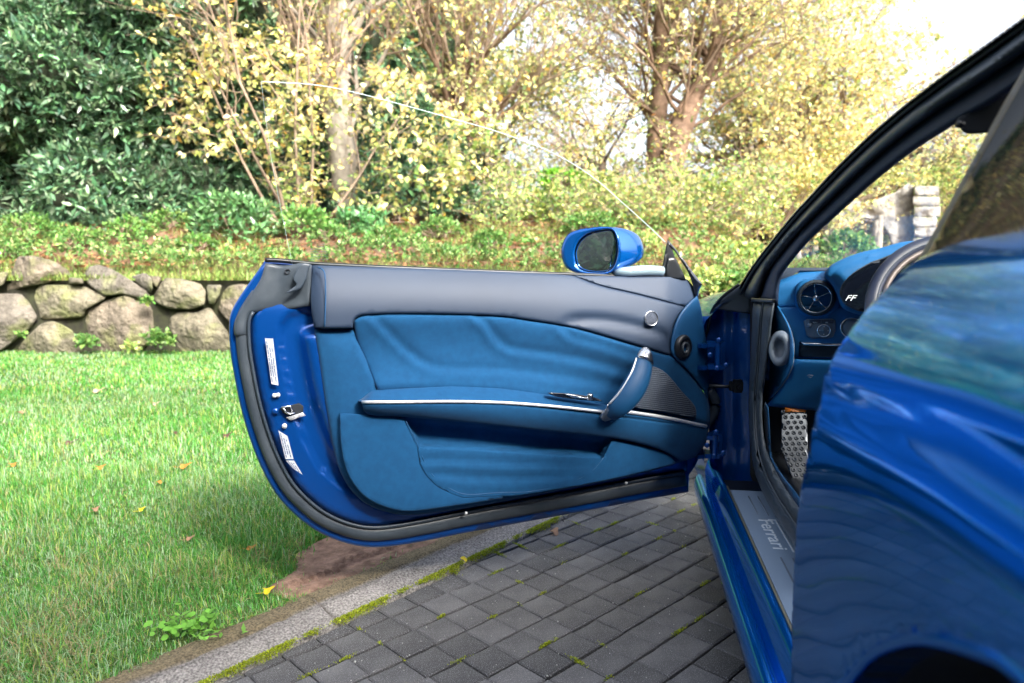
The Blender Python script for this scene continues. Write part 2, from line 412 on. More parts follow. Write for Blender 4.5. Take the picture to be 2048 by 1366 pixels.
for _, q, ks in cells:
    ang = PA+random.uniform(-.012, .012); dz = random.uniform(-.002, .002)
    cut = ks > -PU*.75
    if cut:
        rot = np.array([[math.cos(ang), -math.sin(ang)], [math.sin(ang), math.cos(ang)]])
        sq = [q+rot@np.array(v) for v in ((-hs, -hs), (hs, -hs), (hs, hs), (-hs, hs))]
        pl = clip_poly(sq, lambda p: kerb_side(p)+.012)
        if len(pl) < 3: continue
        A = abs(sum(pl[i][0]*pl[(i+1) % len(pl)][1]-pl[(i+1) % len(pl)][0]*pl[i][1] for i in range(len(pl))))/2
        if A < 6e-4: continue
        V, Fc = slab(pl, dz, -.03)
    if npav < 300:
        if cut:
            ctr = np.array([*np.mean(pl, 0), 0]); o = mesh('paver', np.array(V)-ctr, Fc, M['paver'], None, (0, 0, 0), False); o.location = ctr; o.parent = pave
        else:
            o = bpy.data.objects.new('paver', random.choice(pm)); COL.objects.link(o); o.parent = pave
            o.location = (q[0], q[1], dz); o.rotation_euler = (random.uniform(-.012, .012), random.uniform(-.012, .012), ang+random.choice([0, 2])*math.pi/2)
        npav += 1
    else:
        if not cut:
            V, Fc = slab([q+np.array([math.cos(ang+a), math.sin(ang+a)])*hs*1.414 for a in (math.pi*.25, math.pi*.75, math.pi*1.25, math.pi*1.75)], dz, -.03)
        extra.append((V, Fc))
if extra:
    V, Fc = joinVF(extra); o = mesh('outlying_pavers', V, Fc, M['paver'], None, (0, 0, 0), False, kind='stuff'); o.parent = pave
# kerb stones
kerb_e = empty('kerb', kerb(0, .1, 0), kind='structure')
joints = [-8, -5.3, -2.6, -1.0, .47, 1.45, 2.5, 3.5, 4.5, 5.5, 7, 9, 11.5]
sj = float((grd(612, 1212)[:2]-K0)@KD)
joints[4] = sj
for a, b in zip(joints[:-1], joints[1:]):
    fine = -1.2 < a < 1.5; ns = max(4, int((b-a)/(.009 if fine else .05))); prof = [(.0, -.03), (.0, .002)]+[(q_, float(np.interp(q_, [0, .03, .075, .09, .098, .112, .15, .172], [.004, .012, .024, .029, .025, .034, .034, .031]))) for q_ in np.linspace(.006, .170, 22 if fine else 8)]+[(.180, .024), (.186, -.01)]
    V = []; Fc = []
    for i in range(ns+1):
        s = a+.004+(b-a-.008)*i/ns
        for w_, z_ in prof:
            d = noise.noise(Vector((s*9, w_*30, a)))*.007; e = noise.noise(Vector((s*30, w_*70, 3)))*.0035+noise.noise(Vector((s*110, w_*160, 5)))*.0022-.010*max(0, noise.noise(Vector((s*14, w_*40, 9)))-.35)
            V.append(kerb(s, w_+d, z_+e))
    n = len(prof)
    for i in range(ns):
        for k in range(n-1): Fc.append((i*n+k, (i+1)*n+k, (i+1)*n+k+1, i*n+k+1))
    Fc += [tuple(range(n)), tuple(ns*n+k for k in range(n))[::-1]]
    WW = np.array([[w_, a+(b-a)*i/ns] for i in range(ns+1) for w_, _ in prof]); q3_ = np.c_[WW[:, 1], WW[:, 0]*2, WW[:, 0]*0]
    nn_ = .5*vnoise(q3_, 11, 1)+.3*vnoise(q3_, 37, 2); edge = .098+.012*vnoise(q3_*[1, 0, 0], 7, 4); up = np.clip((WW[:, 0]-edge)/.008, 0, 1)[:, None]
    c_ = np.array([.26, .245, .235])*(1-up)+np.array([.155, .125, .075])*up; c_ = c_*(1+.35*nn_)[:, None]
    dk = np.exp(-((WW[:, 0]-edge+.006)/.010)**2)*np.clip(.6+nn_*1.5, 0, 1); c_ = c_*(1-.6*dk)[:, None]
    mesh('kerb_stone', V, Fc, M['kerb'], kerb_e, col=np.clip(c_, .02, .6))

# ---- leaves and blades
def hsv_jit(base, n, js=.25, jh=.0):
    base = np.array(base); k = RNG.normal(1, js, (n, 1)).clip(.35, 1.9)
    c = base[None]*k; c += RNG.normal(0, jh, (n, 3))*base[None]; return c.clip(.003, .95)
def unit(a): return a/(np.linalg.norm(a, axis=-1, keepdims=True)+1e-9)
def leavesVF(P, D, N, L, W, col, cup=.15):
    """four-point leaves folded along the midrib"""
    D = unit(D); N = unit(N-D*np.sum(N*D, -1, keepdims=True)); S = np.cross(D, N)
    L = np.asarray(L).reshape(-1, 1); W = np.asarray(W).reshape(-1, 1)
    n = len(P); V = np.empty((n, 4, 3))
    V[:, 0] = P; V[:, 1] = P+D*L*.45+S*W*.5+N*W*cup; V[:, 2] = P+D*L; V[:, 3] = P+D*L*.45-S*W*.5+N*W*cup
    i = np.arange(n)*4; T = np.concatenate([np.c_[i, i+1, i+2], np.c_[i, i+2, i+3]])
    return V.reshape(-1, 3), T, np.repeat(col, 4, 0)
def leaf_obj(name, parts, mat, parent=None, origin=None, **props):
    V = []; T = []; C = []; n = 0
    for v, t, c in parts: V.append(v); T.append(t+n); C.append(c); n += len(v)
    return mesh(name, np.vstack(V), np.vstack(T), mat, parent, origin, False, np.vstack(C), **props)
def blades(P, h, wd, lean, cols, z0):
    n = len(P); az = RNG.uniform(0, 2*math.pi, n); d = np.c_[np.cos(az), np.sin(az)]
    s = np.c_[-d[:, 1], d[:, 0]]*wd[:, None]/2
    V = np.empty((n, 5, 3)); V[:, 0, :2] = P-s; V[:, 1, :2] = P+s; V[:, 0, 2] = V[:, 1, 2] = z0
    m_ = P+d*(lean*h*.38)[:, None]; zm = z0+h*.60*np.cos(lean*.6)
    V[:, 2, :2] = m_+s*.75; V[:, 3, :2] = m_-s*.75; V[:, 2, 2] = V[:, 3, 2] = zm
    V[:, 4, :2] = P+d*(lean*h)[:, None]; V[:, 4, 2] = z0+h*np.cos(np.minimum(lean, 1.35))
    i = np.arange(n)*5; T = np.concatenate([np.c_[i, i+1, i+2], np.c_[i, i+2, i+3], np.c_[i+3, i+2, i+4]])
    c = np.repeat(cols, 5, 0)
    return V.reshape(-1, 3), T, c
SOIL = np.array([(-.745, 2.02), (-.70, 2.16), (-.735, 2.28), (-.655, 2.46), (-.50, 2.60), (-.2, 2.74), (.1, 2.95), (.24, 3.0), (-.1, 2.55), (-.40, 2.22), (-.60, 1.985)])
def grass_zone(y0, y1, dens, hgt, wid, seed):
    xm = lambda y: 1.3*y*.75+.5
    A = (y1-y0)*2*xm(y1); n = int(A*dens); P = np.c_[RNG.uniform(-xm(y1), xm(y1)*.75, n), RNG.uniform(y0, y1, n)]
    P = P[(kerb_side(P) > .160+.02*vnoise(np.c_[P, P[:, :1]*0], 12, 5)) & (np.abs(P[:, 0]) < .78*P[:, 1]+.6)]
    d, _ = dist(P, SOIL); ins = pip(P, SOIL); keep = ~(ins & (RNG.random(len(P)) > np.exp(-d*70)*.6)); P = P[keep]
    cl = vnoise(np.c_[P, P[:, :1]*0], 2.2, seed); cl2 = vnoise(np.c_[P, P[:, :1]*0], 9, seed+3)
    P = P[(RNG.random(len(P)) < .8+.3*cl2)]; n = len(P)
    cl = vnoise(np.c_[P, P[:, :1]*0], 2.2, seed); cl2 = vnoise(np.c_[P, P[:, :1]*0], 7, seed+3)
    g = np.array([.085, .32, .045]); gb = np.array([.32, .48, .27]); gy = np.array([.34, .46, .09]); dry = np.array([.42, .36, .18])
    col = np.tile(g, (n, 1)); u = RNG.random(n)
    k = (u < .24+.2*cl)[:, None]; col = np.where(k, gb, col); k = ((u > .76-.1*cl2) & (u < .94))[:, None]; col = np.where(k, gy, col)
    col = np.where((u > .95)[:, None], dry, col); col *= RNG.uniform(.65, 1.3, (n, 1))*(1-.22*np.clip((P[:, 1:2]-2.5)/2.5, 0, 1))
    near = np.clip((2.6-P[:, 1])/.9, 0, 1); near0 = np.clip(1-(kerb_side(P)-.17)/.12, 0, 1)
    col *= (1+.22*vnoise(np.c_[P, P[:, :1]*0], 1.3, seed+9))[:, None]; k = ((RNG.random(n) < .25*near) & (cl2 > .1))[:, None]; col = np.where(k, np.array([.38, .30, .16]), col)
    big = np.clip(vnoise(np.c_[P, P[:, :1]*0], 4.5, seed+6), -.6, 1); h = hgt*RNG.uniform(.35, 1.2, n)*(1+.35*cl2+.35*big)*(1-.25*near0)
    lean = np.clip(RNG.normal(.55, .35, n)+.35*near*(cl2 > 0), .05, 1.5)
    return blades(P, h, wid*RNG.uniform(.6, 1.4, n), lean, col, .02)
leaf_obj('lawn_grass', [grass_zone(1.25, 2.2, 36000, .044, .0023, 1), grass_zone(2.2, 3.4, 25000, .043, .0029, 1), grass_zone(3.4, 5.2, 11500, .048, .0048, 1), grass_zone(5.2, 7.9, 5000, .046, .0085, 1)],
         M['grass'], kind='stuff', label='short green lawn with pale and yellowish blades', category='grass')
# bare soil strip with a tyre tread in it
def soil_relief(U, d):
    s = (U-K0)@KD; w_ = (U-K0)@KN; ed = np.clip(d/.04, 0, 1)
    tr = np.exp(-((w_-.255)/.032)**4); ph = (s*36) % 1; lug = np.where((ph < .5), 1, 0)*(np.abs(w_-.255) < .03)
    lug2 = ((s*36+(w_-.255)*22) % 1 < .45)
    g = -.007*tr+.011*lug*lug2-.004*np.exp(-((w_-.315)/.006)**2)
    return (g+.003*vnoise(np.c_[U, U[:, :1]*0], 30))*ed
def flat_fn(z):
    return lambda U, h: np.c_[U, z+h]
M['soil'] = material('red_brown_soil', (.13, .075, .052), .95, c2=(.33, .205, .15), nscale=24, bump=1, bscale=130, bdist=.008, detail=9)
pad('bare_soil', SOIL, flat_fn(.034), M['soil'], base=0, r=.03, hr=.012, depth=.0, step=.006, relief=soil_relief, sm=4, kind='structure')
# moss in the joints
def moss_parts():
    P = []
    s = RNG.uniform(-.7, 2.4, 30000); dens = vnoise(np.c_[s, s*0, s*0], 13, 2)+.7*vnoise(np.c_[s, s*0, s*0], 47, 5)+.35
    k = RNG.random(len(s)) < np.clip(dens*1.2+.25, .06, 1); s = s[k]; d = dens[k]
    w_ = RNG.normal(-.002, .0036+.0075*np.clip(d-.2, 0, 1), len(s)); P.append(np.c_[K0+np.outer(s, KD)+np.outer(w_, KN), .005+np.clip(.016-np.abs(w_)*.8, 0, 1)*RNG.uniform(.3, 1, len(s))])
    for _ in range(150):                        # blobs on paver joints
        i, j = random.randint(-10, 16), random.randint(0, 14)
        o = random.random() < .55; q = PO+PX*i*PU-PY*j*PU; n = random.randint(12, 90)*(2 if j < 2 else 1)
        t = RNG.normal(0, .008 if n < 60 else .017, n); ax = PX if o else PY; bx = PY if o else PX
        pp = q+np.outer(t, ax)+np.outer(RNG.normal(0, .0025, n), bx)
        if kerb_side(q) < .0: P.append(np.c_[pp, RNG.uniform(-.004, .003, n)])
    P = np.vstack(P); n = len(P); D = unit(RNG.normal(0, 1, (n, 3))*[1, 1, .5]+[0, 0, 1.0]); N = RNG.normal(0, 1, (n, 3))
    col = hsv_jit((.40, .46, .02), n, .3); k = RNG.random(n) < .25; col[k] = hsv_jit((.26, .36, .02), int(k.sum()), .3)
    return leavesVF(P, D, N, RNG.uniform(.003, .007, n), RNG.uniform(.002, .004, n), col)
leaf_obj('moss', [moss_parts()], M['grass'], kind='stuff', label='bright yellow green moss along the kerb joint and between pavers', category='moss')
# grit on the pavers
n = 420; q = np.c_[RNG.uniform(-.7, .8, n), RNG.uniform(1.2, 3.3, n)]; q = q[kerb_side(q) < -.03]; L = []
for p in q:
    s = random.uniform(.0006, .0016) if random.random() < .95 else random.uniform(.002, .0032)
    a = random.random()*3; L.append(boxVF((*p, .003), (s*math.cos(a), s*math.sin(a), 0), (-s*.7*math.sin(a), s*.7*math.cos(a), 0), (0, 0, s*.6)))
V, Fc = joinVF(L); mesh('grit', V, Fc, material('pale_grit', (.5, .5, .48), .8), kind='stuff')

# ------------------------------------------------------------------ stone wall
WY = 7.78
wall = empty('stone_wall', (-3.5, WY, 0), label='low dry stone retaining wall of big tan boulders along the lawn', category='wall')
fw = plane_fn((0, WY, 0), (0, -1, 0))
def q3(L): return [(x/4.09, 400+y/4.09) for x, y in L]
ST = [q3(a) for a in [
 [(20, 740), (100, 570), (140, 460), (280, 452), (450, 500), (560, 570), (592, 622), (400, 680), (250, 702), (60, 750)],
 [(265, 715), (330, 692), (600, 692), (700, 705), (872, 790), (860, 812), (705, 895), (690, 960), (400, 980), (332, 975), (305, 880), (268, 800)],
 [(690, 600), (720, 545), (800, 525), (900, 555), (1050, 640), (1200, 740), (1238, 790), (1150, 810), (1000, 768), (850, 790), (700, 680)],
 [(700, 905), (850, 825), (1000, 775), (1100, 785), (1180, 840), (1320, 880), (1370, 990), (1340, 1015), (1240, 1060), (1225, 1180), (1060, 1290), (780, 1290), (720, 1100), (692, 980)],
 [(1242, 800), (1310, 680), (1345, 632), (1480, 640), (1640, 680), (1690, 745), (1680, 860), (1560, 897), (1380, 890), (1255, 835)],
 [(1685, 690), (1820, 690), (1800, 770), (1750, 860), (1702, 850)],
 [(1775, 890), (1815, 760), (1870, 700), (1960, 682), (2090, 700), (2230, 800), (2200, 1000), (1990, 1080), (1880, 1010)],
 [(1388, 960), (1450, 912), (1600, 920), (1720, 870), (1800, 985), (1870, 1080), (1925, 1290), (1460, 1290), (1430, 1150), (1380, 1040)],
 [(-60, 760), (170, 760), (240, 830), (312, 960), (250, 1050), (100, 1170), (10, 1240), (-80, 1200)],
 [(85, 1290), (200, 1135), (330, 1010), (430, 985), (520, 1020), (600, 1070), (680, 1235), (695, 1290)],
 [(560, 630), (680, 640), (690, 690), (560, 692)],
 [(1052, 625), (1190, 590), (1248, 640), (1252, 730), (1232, 775)],
 [(1200, 615), (1335, 622), (1285, 720), (1255, 700)],
 [(-100, 600), (80, 580), (30, 700), (-90, 730)],
 [(1935, 1290), (1900, 1110), (2010, 1080), (2240, 1000), (2400, 1060), (2430, 1290)]]]
# the courses that the door hides and that run on beside the frame
rs = random.Random(5)
def course(x0, x1, yb, yt, wmin, wmax):
    x = x0
    while x < x1:
        wd = rs.uniform(wmin, wmax)
        if x+wd > x1: wd = x1-x
        if wd < 25: break
        j = lambda a: rs.uniform(-a, a)
        ST.append([(x+3, yb+j(4)), (x+1+j(5), (yb+yt)/2+j(10)), (x+wd*.15, yt+j(7)+3), (x+wd*.5+j(8), yt+j(8)-4), (x+wd*.85, yt+j(7)+3), (x+wd-3+j(5), (yb+yt)/2+j(10)), (x+wd-3, yb+j(4))]); x += wd
course(600, 2500, 716, 630, 70, 130); course(560, 2500, 626, 545, 80, 140)
course(-900, -20, 716, 625, 70, 130); course(-900, -25, 620, 530, 80, 140)
tones = [((.08, .065, .05), (.205, .172, .132)), ((.09, .08, .058), (.21, .188, .135)), ((.068, .06, .05), (.18, .16, .135))]
SM = []
for i, (a, b) in enumerate(tones):
    m = material('wall_stone', a, .9, c2=b, nscale=4.5, bump=1, bscale=16, bdist=.06, detail=10)
    t = m.node_tree; p = t.nodes['Principled BSDF']; src = p.inputs['Base Color'].links[0].from_socket
    n_ = t.nodes.new('ShaderNodeTexNoise'); n_.inputs['Scale'].default_value = 3.7; n_.inputs['Detail'].default_value = 6
    tc = t.nodes.new('ShaderNodeTexCoord'); t.links.new(tc.outputs['Object'], n_.inputs[0])
    r = t.nodes.new('ShaderNodeValToRGB'); r.color_ramp.elements[0].position = .5; r.color_ramp.elements[1].position = .66
    mx = t.nodes.new('ShaderNodeMixRGB'); mx.inputs[2].default_value = (.15, .17, .05, 1)
    m2 = t.nodes.new('ShaderNodeMath'); m2.operation = 'MULTIPLY'; m2.inputs[1].default_value = .6
    t.links.new(n_.outputs[0], r.inputs[0]); t.links.new(r.outputs[0], m2.inputs[0]); t.links.new(m2.outputs[0], mx.inputs[0]); t.links.new(src, mx.inputs[1]); t.links.new(mx.outputs[0], p.inputs['Base Color'])
    SM.append(m)
ST = [p for p in ST if np.mean(p, 0)[0] < 1370]
for i, poly in enumerate(ST):
    c = np.mean(poly, 0); tx, ty = rs.uniform(-.0012, .0012), rs.uniform(-.001, .0016)
    poly = np.vstack([[p_*.88+q_*.12, p_*.12+q_*.88] for p_, q_ in zip(np.array(poly, float), np.roll(np.array(poly, float), -1, 0))]).reshape(-1, 2); c_ = poly.mean(0); poly = c_+(poly-c_)*(1-.9/np.linalg.norm(poly-c_, axis=1).mean())
    PLN = [(rs.uniform(0, 2*math.pi), rs.uniform(.0010, .0034), rs.uniform(.005, .05)) for _ in range(6)]
    def rel(U, d, c=c, tx=tx, ty=ty, i=i, PLN=PLN):
        W_ = U-c; a = (W_[:, 0])*tx+np.min([b_-(W_[:, 0]*math.cos(t_)+W_[:, 1]*math.sin(t_))*g_ for t_, g_, b_ in PLN], 0)
        fac = .02*np.abs(vnoise(np.c_[U, U[:, :1]*0], .035, i+20))+.014*vnoise(np.c_[U, U[:, :1]*0], .3, i+2)+.02*vnoise(np.c_[U, U[:, :1]*0], .022, i)+.014*vnoise(np.c_[U, U[:, :1]*0], .06, i+9)+.01*vnoise(np.c_[U, U[:, :1]*0], .16, i+4)
        return a+fac+.018*np.clip(d/16, 0, 1)
    pad('stone', poly, fw, SM[i % 3] if i != 9 else SM[1], wall, base=rs.uniform(-.02, .05), r=4, hr=.028, depth=.30, step=7, relief=rel, sm=0)
mesh('capping_soil', [(-16, WY+.13, .85), (16, WY+.13, .85), (16, 8.45, 1.09), (-16, 8.45, 1.09)], [(0, 1, 2, 3)], material('mossy_capping_soil', (.07, .07, .025), 1, c2=(.14, .10, .055), nscale=9, bump=.8, bscale=30, bdist=.03), wall)
mesh('backing_earth', [(-16, WY+.14, -.1), (16, WY+.14, -.1), (16, WY+.14, .86), (-16, WY+.14, .86)], [(0, 1, 2, 3)],
     material('dark_wall_earth', (.012, .011, .008), 1, c2=(.03, .034, .014), nscale=12), wall)

# ------------------------------------------------------------------ the car
car = empty('car', (CP(1.2, -.95, 0)), label="glossy blue sports coupe with its driver's door wide open on the dark paving", category='car')
DA = np.array([.60, 2.27, 0]); DB = np.array([-.735, 1.82, 0]); DN = np.array([(DB-DA)[1], -(DB-DA)[0], 0]); DN /= np.linalg.norm(DN)
if DN[1] > 0: DN = -DN
fD = plane_fn((DA[0], DA[1], .5), DN)
SIL = [(530, 521), (530, 521), (505, 556), (480, 592), (463, 622), (458, 650), (460, 700), (468, 750), (480, 810), (497, 870), (520, 930), (550, 985), (585, 1025), (630, 1060), (680, 1083), (730, 1094), (780, 1093),
       (850, 1082), (950, 1062), (1060, 1042), (1180, 1020), (1280, 1001), (1377, 984), (1377, 984), (1378, 950), (1378, 950), (1398, 915), (1404, 850), (1404, 760), (1402, 680), (1396, 610), (1390, 572), (1390, 572),
       (1300, 560), (1100, 556), (900, 546), (640, 533), (600, 527), (600, 527)]
door = pad('door', SIL, fD, M['paint_inner'], car, base=0, r=7, hr=.010, depth=.035, step=26, sm=3, relief=lambda U, d: -.004*np.clip((d-9)/8, 0, 1))
so = smooth(SIL, 3)
path = smooth(SIL[2:23], 6, closed=False)
def insetp(d, a=0, b=None): return offset_path(path, -d)[a:b]
# which side is inward
if not pip(offset_path(path, 20)[30:31], so)[0]: ins = lambda d: offset_path(path, -d)
else: ins = lambda d: offset_path(path, d)
def band(d0, d1, a=0, b=None): return np.vstack([ins(d0)[a:b], ins(d1)[a:b][::-1]])
# outer skin seen from outside
pad('outer_panel', SIL, lambda U, h: fD(U, -h-.04-.035*np.sin(np.clip((U[:, 1]-520)/560, 0, 1)*math.pi)), M['paint'], door, base=0, r=20, hr=.02, depth=.0, step=40, sm=3)
MAIN = [(628, 658), (628, 658), (705, 657), (705, 657), (740, 640), (900, 632), (1060, 645), (1250, 690), (1343, 712), (1343, 712), (1372, 738), (1400, 775), (1416, 800), (1420, 838), (1412, 885), (1392, 914), (1392, 914), (1300, 943), (1150, 974), (1000, 1004), (900, 1021), (830, 1030), (790, 1028), (740, 1012), (706, 985), (681, 945),
        (667, 900), (658, 850), (649, 800), (640, 735)]
MAINs = smooth(MAIN, 3)
# painted inner shell, stepped
def shell_rel(U, d):
    top = np.clip((U[:, 1]-560)/60, 0, 1)
    st = lambda a, b: .5-.5*np.cos(np.clip((d-a)/(b-a), 0, 1)*math.pi)
    return (.022*st(0, 9)+.004*np.clip(d/60, 0, 1)-.016*st(58, 63)+.042*st(92, 120)+.004*st(126, 150))*(.4+.6*top) - .085*pip(U, MAINs)*np.clip((dist(U, MAINs)[0]-8)/8, 0, 1)
sh = np.vstack([ins(42), np.array([(1374, 948), (1376, 900), (1380, 600), (640, 545)])])
pad('inner_shell', sh, fD, M['paint_inner'], door, base=.004, r=4, hr=.003, depth=.01, step=9, sm=0, relief=shell_rel)
pad('weatherstrip', band(13, 41, 3), fD, M['rubber2'], door, base=.021, r=12, hr=.016, depth=.02, step=12, sm=0)
pad('weatherstrip_lip', band(36, 43, 8), fD, M['rubber'], door, base=.029, r=3, hr=.006, depth=.02, step=12, sm=0)
# ribbed black cover at the upper rear corner
def cov_rel(U, d):
    k = U[:, 0]*.72+U[:, 1]*.62
    return .006*np.sin(k*.075+1)*np.clip(d/20, 0, 1)+.035*np.clip((U[:, 0]-560)/70, 0, 1)
pad('corner_cover', [(531, 526), (531, 526), (566, 531), (590, 528), (602, 526), (624, 530), (624, 530), (620, 612), (620, 612), (560, 622), (512, 626), (498, 634), (494, 668), (493, 672), (470, 672), (470, 640), (490, 606), (520, 560)],
    fD, M['rubber2'], door, base=.024, r=9, hr=.010, depth=.03, step=8, relief=cov_rel)
pad('corner_flap', [(622, 529), (622, 529), (604, 527), (590, 545), (586, 560), (592, 570), (572, 586), (600, 578), (612, 560), (616, 543)], fD, M['rubber'], door, base=.066, r=4, hr=.004, depth=.004, step=6)
sweep('belt_seal', fD(np.array([(530, 520), (560, 521), (600, 525), (650, 529), (800, 536), (1000, 544), (1200, 551), (1330, 556)]), np.full(8, .012)), (.008, .006), M['black'], door, seg=8)
lathe('screw_hole', fD(np.array([(575, 543)]), np.array([.036]))[0], DN, [(.0075, 0), (.0075, .002), (.005, .002), (.004, -.004)], M['dark'], door, 14)
fDs = lambda h0: (lambda U, h: fD(U, h+h0))
HT = .078                                 # height of the trim surface above the flange
# upper leather trim: crowned across its height
def up_rel(U, d):
    t = np.interp(U[:, 0], [640, 900, 1340], [529, 539, 556]); b = np.interp(U[:, 0], [620, 720, 800, 900, 1000, 1060, 1150, 1250, 1343], [646, 640, 636, 634, 636, 643, 656, 684, 710])
    v = np.clip((U[:, 1]-t)/(b-t), 0, 1)
    r_ = -.055*(1-v)**2.2-.006*v
    lip, sg = dist(U, smooth([(1118, 648), (1150, 640), (1210, 640), (1290, 656), (1328, 672), (1340, 700)], 4, False), False)
    r_ += -.012*np.exp(-(lip/9)**2)*np.clip((U[:, 0]-1115)/40, 0, 1)
    r_ += -.045*np.clip((U[:, 0]-1330)/60, 0, 1)**1.5
    return r_-.02*np.clip((655-U[:, 0])/30, 0, 1)**2
UP = [(625, 530), (625, 530), (700, 533), (900, 539), (1100, 548), (1150, 552), (1150, 552), (1200, 571), (1280, 590), (1370, 614), (1370, 614), (1352, 640), (1343, 668), (1341, 690), (1343, 710), (1343, 710), (1330, 707), (1250, 683), (1150, 655), (1060, 640), (1000, 632), (900, 628),
      (800, 627), (735, 629), (714, 634), (707, 645), (706, 656), (706, 656), (650, 657), (628, 655), (628, 655), (621, 600)]
pad('upper_trim', UP, fD, M['navy'], door, base=HT+.020, r=6, hr=.007, depth=.10, step=9, relief=up_rel, sm=3)
pad('upper_front_trim', [(1146, 551), (1146, 551), (1250, 553), (1340, 554), (1376, 560), (1394, 590), (1394, 590), (1371, 613), (1371, 613), (1280, 589), (1200, 570)], fD, M['navy'], door, base=HT+.020, r=4, hr=.004, depth=.08, step=9, relief=up_rel, sm=3)
sweep('stitched_edge', fD(smooth([(636, 535), (645, 539), (650, 552), (651, 600), (649, 654)], 4, False), np.interp(np.linspace(0, 1, 17), [0, .2, .5, 1], [.060, .078, .094, .097])), .0016, M['leather'], door, seg=6, sm=0)
# main suede panel
INS = [(708, 650), (712, 638), (735, 631), (800, 629), (900, 630), (1000, 634), (1060, 642), (1150, 657), (1250, 686), (1345, 713), (1345, 713), (1372, 740), (1400, 776), (1416, 802), (1418, 850), (1418, 850), (1250, 830), (1205, 812), (1090, 796), (1000, 784), (900, 780), (820, 781), (757, 786), (757, 786), (735, 732), (716, 690)]
INSs = smooth(INS, 3)
def main_rel(U, d):
    e = np.exp(-(d/26)**2)*-.012
    hole = pip(U, PKT); dd, _ = dist(U, PKT)
    d2, _ = dist(U, INSs); return e - .055*hole*np.clip(dd/6, 0, 1) - .04*pip(U, INSs)*np.clip(d2/8, 0, 1)
PKT = smooth([(808, 834), (808, 834), (900, 843), (1000, 853), (1100, 865), (1222, 878), (1222, 878), (1206, 914), (1206, 914), (1100, 908), (1000, 901), (900, 896), (836, 893), (836, 893)], 3)
pad('lower_trim', MAIN, fD, M['suede'], door, base=HT, r=10, hr=.014, depth=.06, step=9, relief=main_rel, sm=3)
# padded insert with sculpted folds
def folds(lines):
    L = [(smooth(l, 5, False), a, w_, x) for l, a, w_, x in lines]
    def f(U):
        r_ = np.zeros(len(U))
        for l, a, w_, x in L:
            d, s = dist(U, l, False); sd = d*s*x          # positive below the fold
            end = np.clip(dist(U, l[:1], False)[0]/45, 0, 1)*1.0
            r_ += end*a*(np.exp(-((sd-w_)/w_)**2)-np.exp(-((sd+w_*.9)/w_)**2)*1.25+.5*np.exp(-((sd+w_*4)/(w_*3))**2))
        return r_
    return f
FI = folds([([(738, 632), (775, 670), (812, 706), (850, 732), (890, 742), (980, 744), (1060, 751), (1160, 766), (1245, 782)], .0034, 8, 1),
            ([(950, 634), (972, 655), (990, 680), (1012, 698), (1035, 704), (1090, 712), (1160, 724), (1262, 752)], .0040, 8, 1),
            ([(1115, 654), (1130, 668), (1145, 680), (1190, 692), (1275, 718)], .0030, 7, 1)])
def ins_rel(U, d):
    t = np.interp(U[:, 0], [700, 900, 1000, 1060, 1150, 1300], [630, 629, 633, 641, 656, 698]); v = np.clip((U[:, 1]-t)/140, 0, 1)
    return FI(U)-.030*np.sin(np.clip(v, 0, 1)*math.pi*.8)**1.3+.010*v-.004*np.exp(-(d/10)**2)
pad('padded_insert', INS, fD, M['suede'], door, base=HT+.014, r=7, hr=.008, depth=.03, step=7.5, relief=ins_rel, sm=3)
# lower panels round the pocket
def low_rel(U, d):
    return -.002*np.exp(-(d/18)**2)
pad('kick_panel', [(680, 826), (680, 826), (740, 830), (806, 834), (806, 834), (834, 892), (834, 892), (846, 925), (866, 955), (892, 975), (930, 990), (930, 990), (1000, 986), (1004, 997), (1004, 997), (900, 1013), (830, 1022), (792, 1020), (748, 1005), (716, 980), (692, 938), (681, 880)], fD, M['suede'], door,
    base=HT+.0175, r=7, hr=.0035, depth=.05, step=10, relief=low_rel, sm=3)
FP = folds([([(850, 925), (950, 928), (1080, 935), (1180, 938)], .0028, 7, 1), ([(880, 955), (960, 962), (1050, 962), (1140, 955)], .0028, 8, 1)])
pad('pocket_front', [(836, 894), (836, 894), (900, 898), (1000, 903), (1100, 910), (1206, 916), (1206, 916), (1224, 880), (1224, 880), (1290, 893), (1332, 908), (1352, 926), (1352, 926), (1250, 952), (1150, 972), (1040, 990), (1000, 992), (926, 996), (926, 996), (886, 980), (858, 958), (840, 926)], fD, M['suede'], door,
    base=HT+.0150, r=3, hr=.0015, depth=.06, step=8, relief=lambda U, d: FP(U)*np.clip((1200-U[:, 0])/80, 0, 1)+.002, sm=3)
sweep('seam', fD(smooth([(812, 842), (836, 892), (850, 925), (870, 955), (900, 977), (935, 989), (1000, 985), (1060, 983), (1130, 968), (1180, 945), (1208, 914)], 4, False), np.full(41, HT+.0165)), .0014, M['leather'], door, seg=6, sm=0)
# armrest
def arm_rel(U, d):
    t = np.interp(U[:, 0], [725, 900, 1060, 1200, 1413], [805, 806, 812, 828, 855]); b = np.interp(U[:, 0], [725, 800, 900, 1000, 1100, 1225, 1290, 1360, 1413], [828, 832, 841, 851, 863, 877, 891, 919, 915])
    v = np.clip((U[:, 1]-t)/(b-t), 0, 1)
    return -.030*v**2.2-.035*np.clip((U[:, 0]-1300)/110, 0, 1)**1.6-.03*np.clip((760-U[:, 0])/45, 0, 1)**2
ARM = [(724, 806), (724, 806), (900, 806), (1000, 808), (1060, 813), (1200, 829), (1413, 856), (1413, 856), (1413, 880), (1392, 914), (1392, 914), (1362, 921), (1350, 914), (1330, 903), (1290, 890), (1225, 876), (1100, 863), (1000, 852), (900, 842), (800, 833), (736, 829)]
AH = HT+.062
pad('armrest', ARM, fD, M['suede'], door, base=AH, r=5, hr=.005, depth=.05, step=8, relief=arm_rel, sm=3)
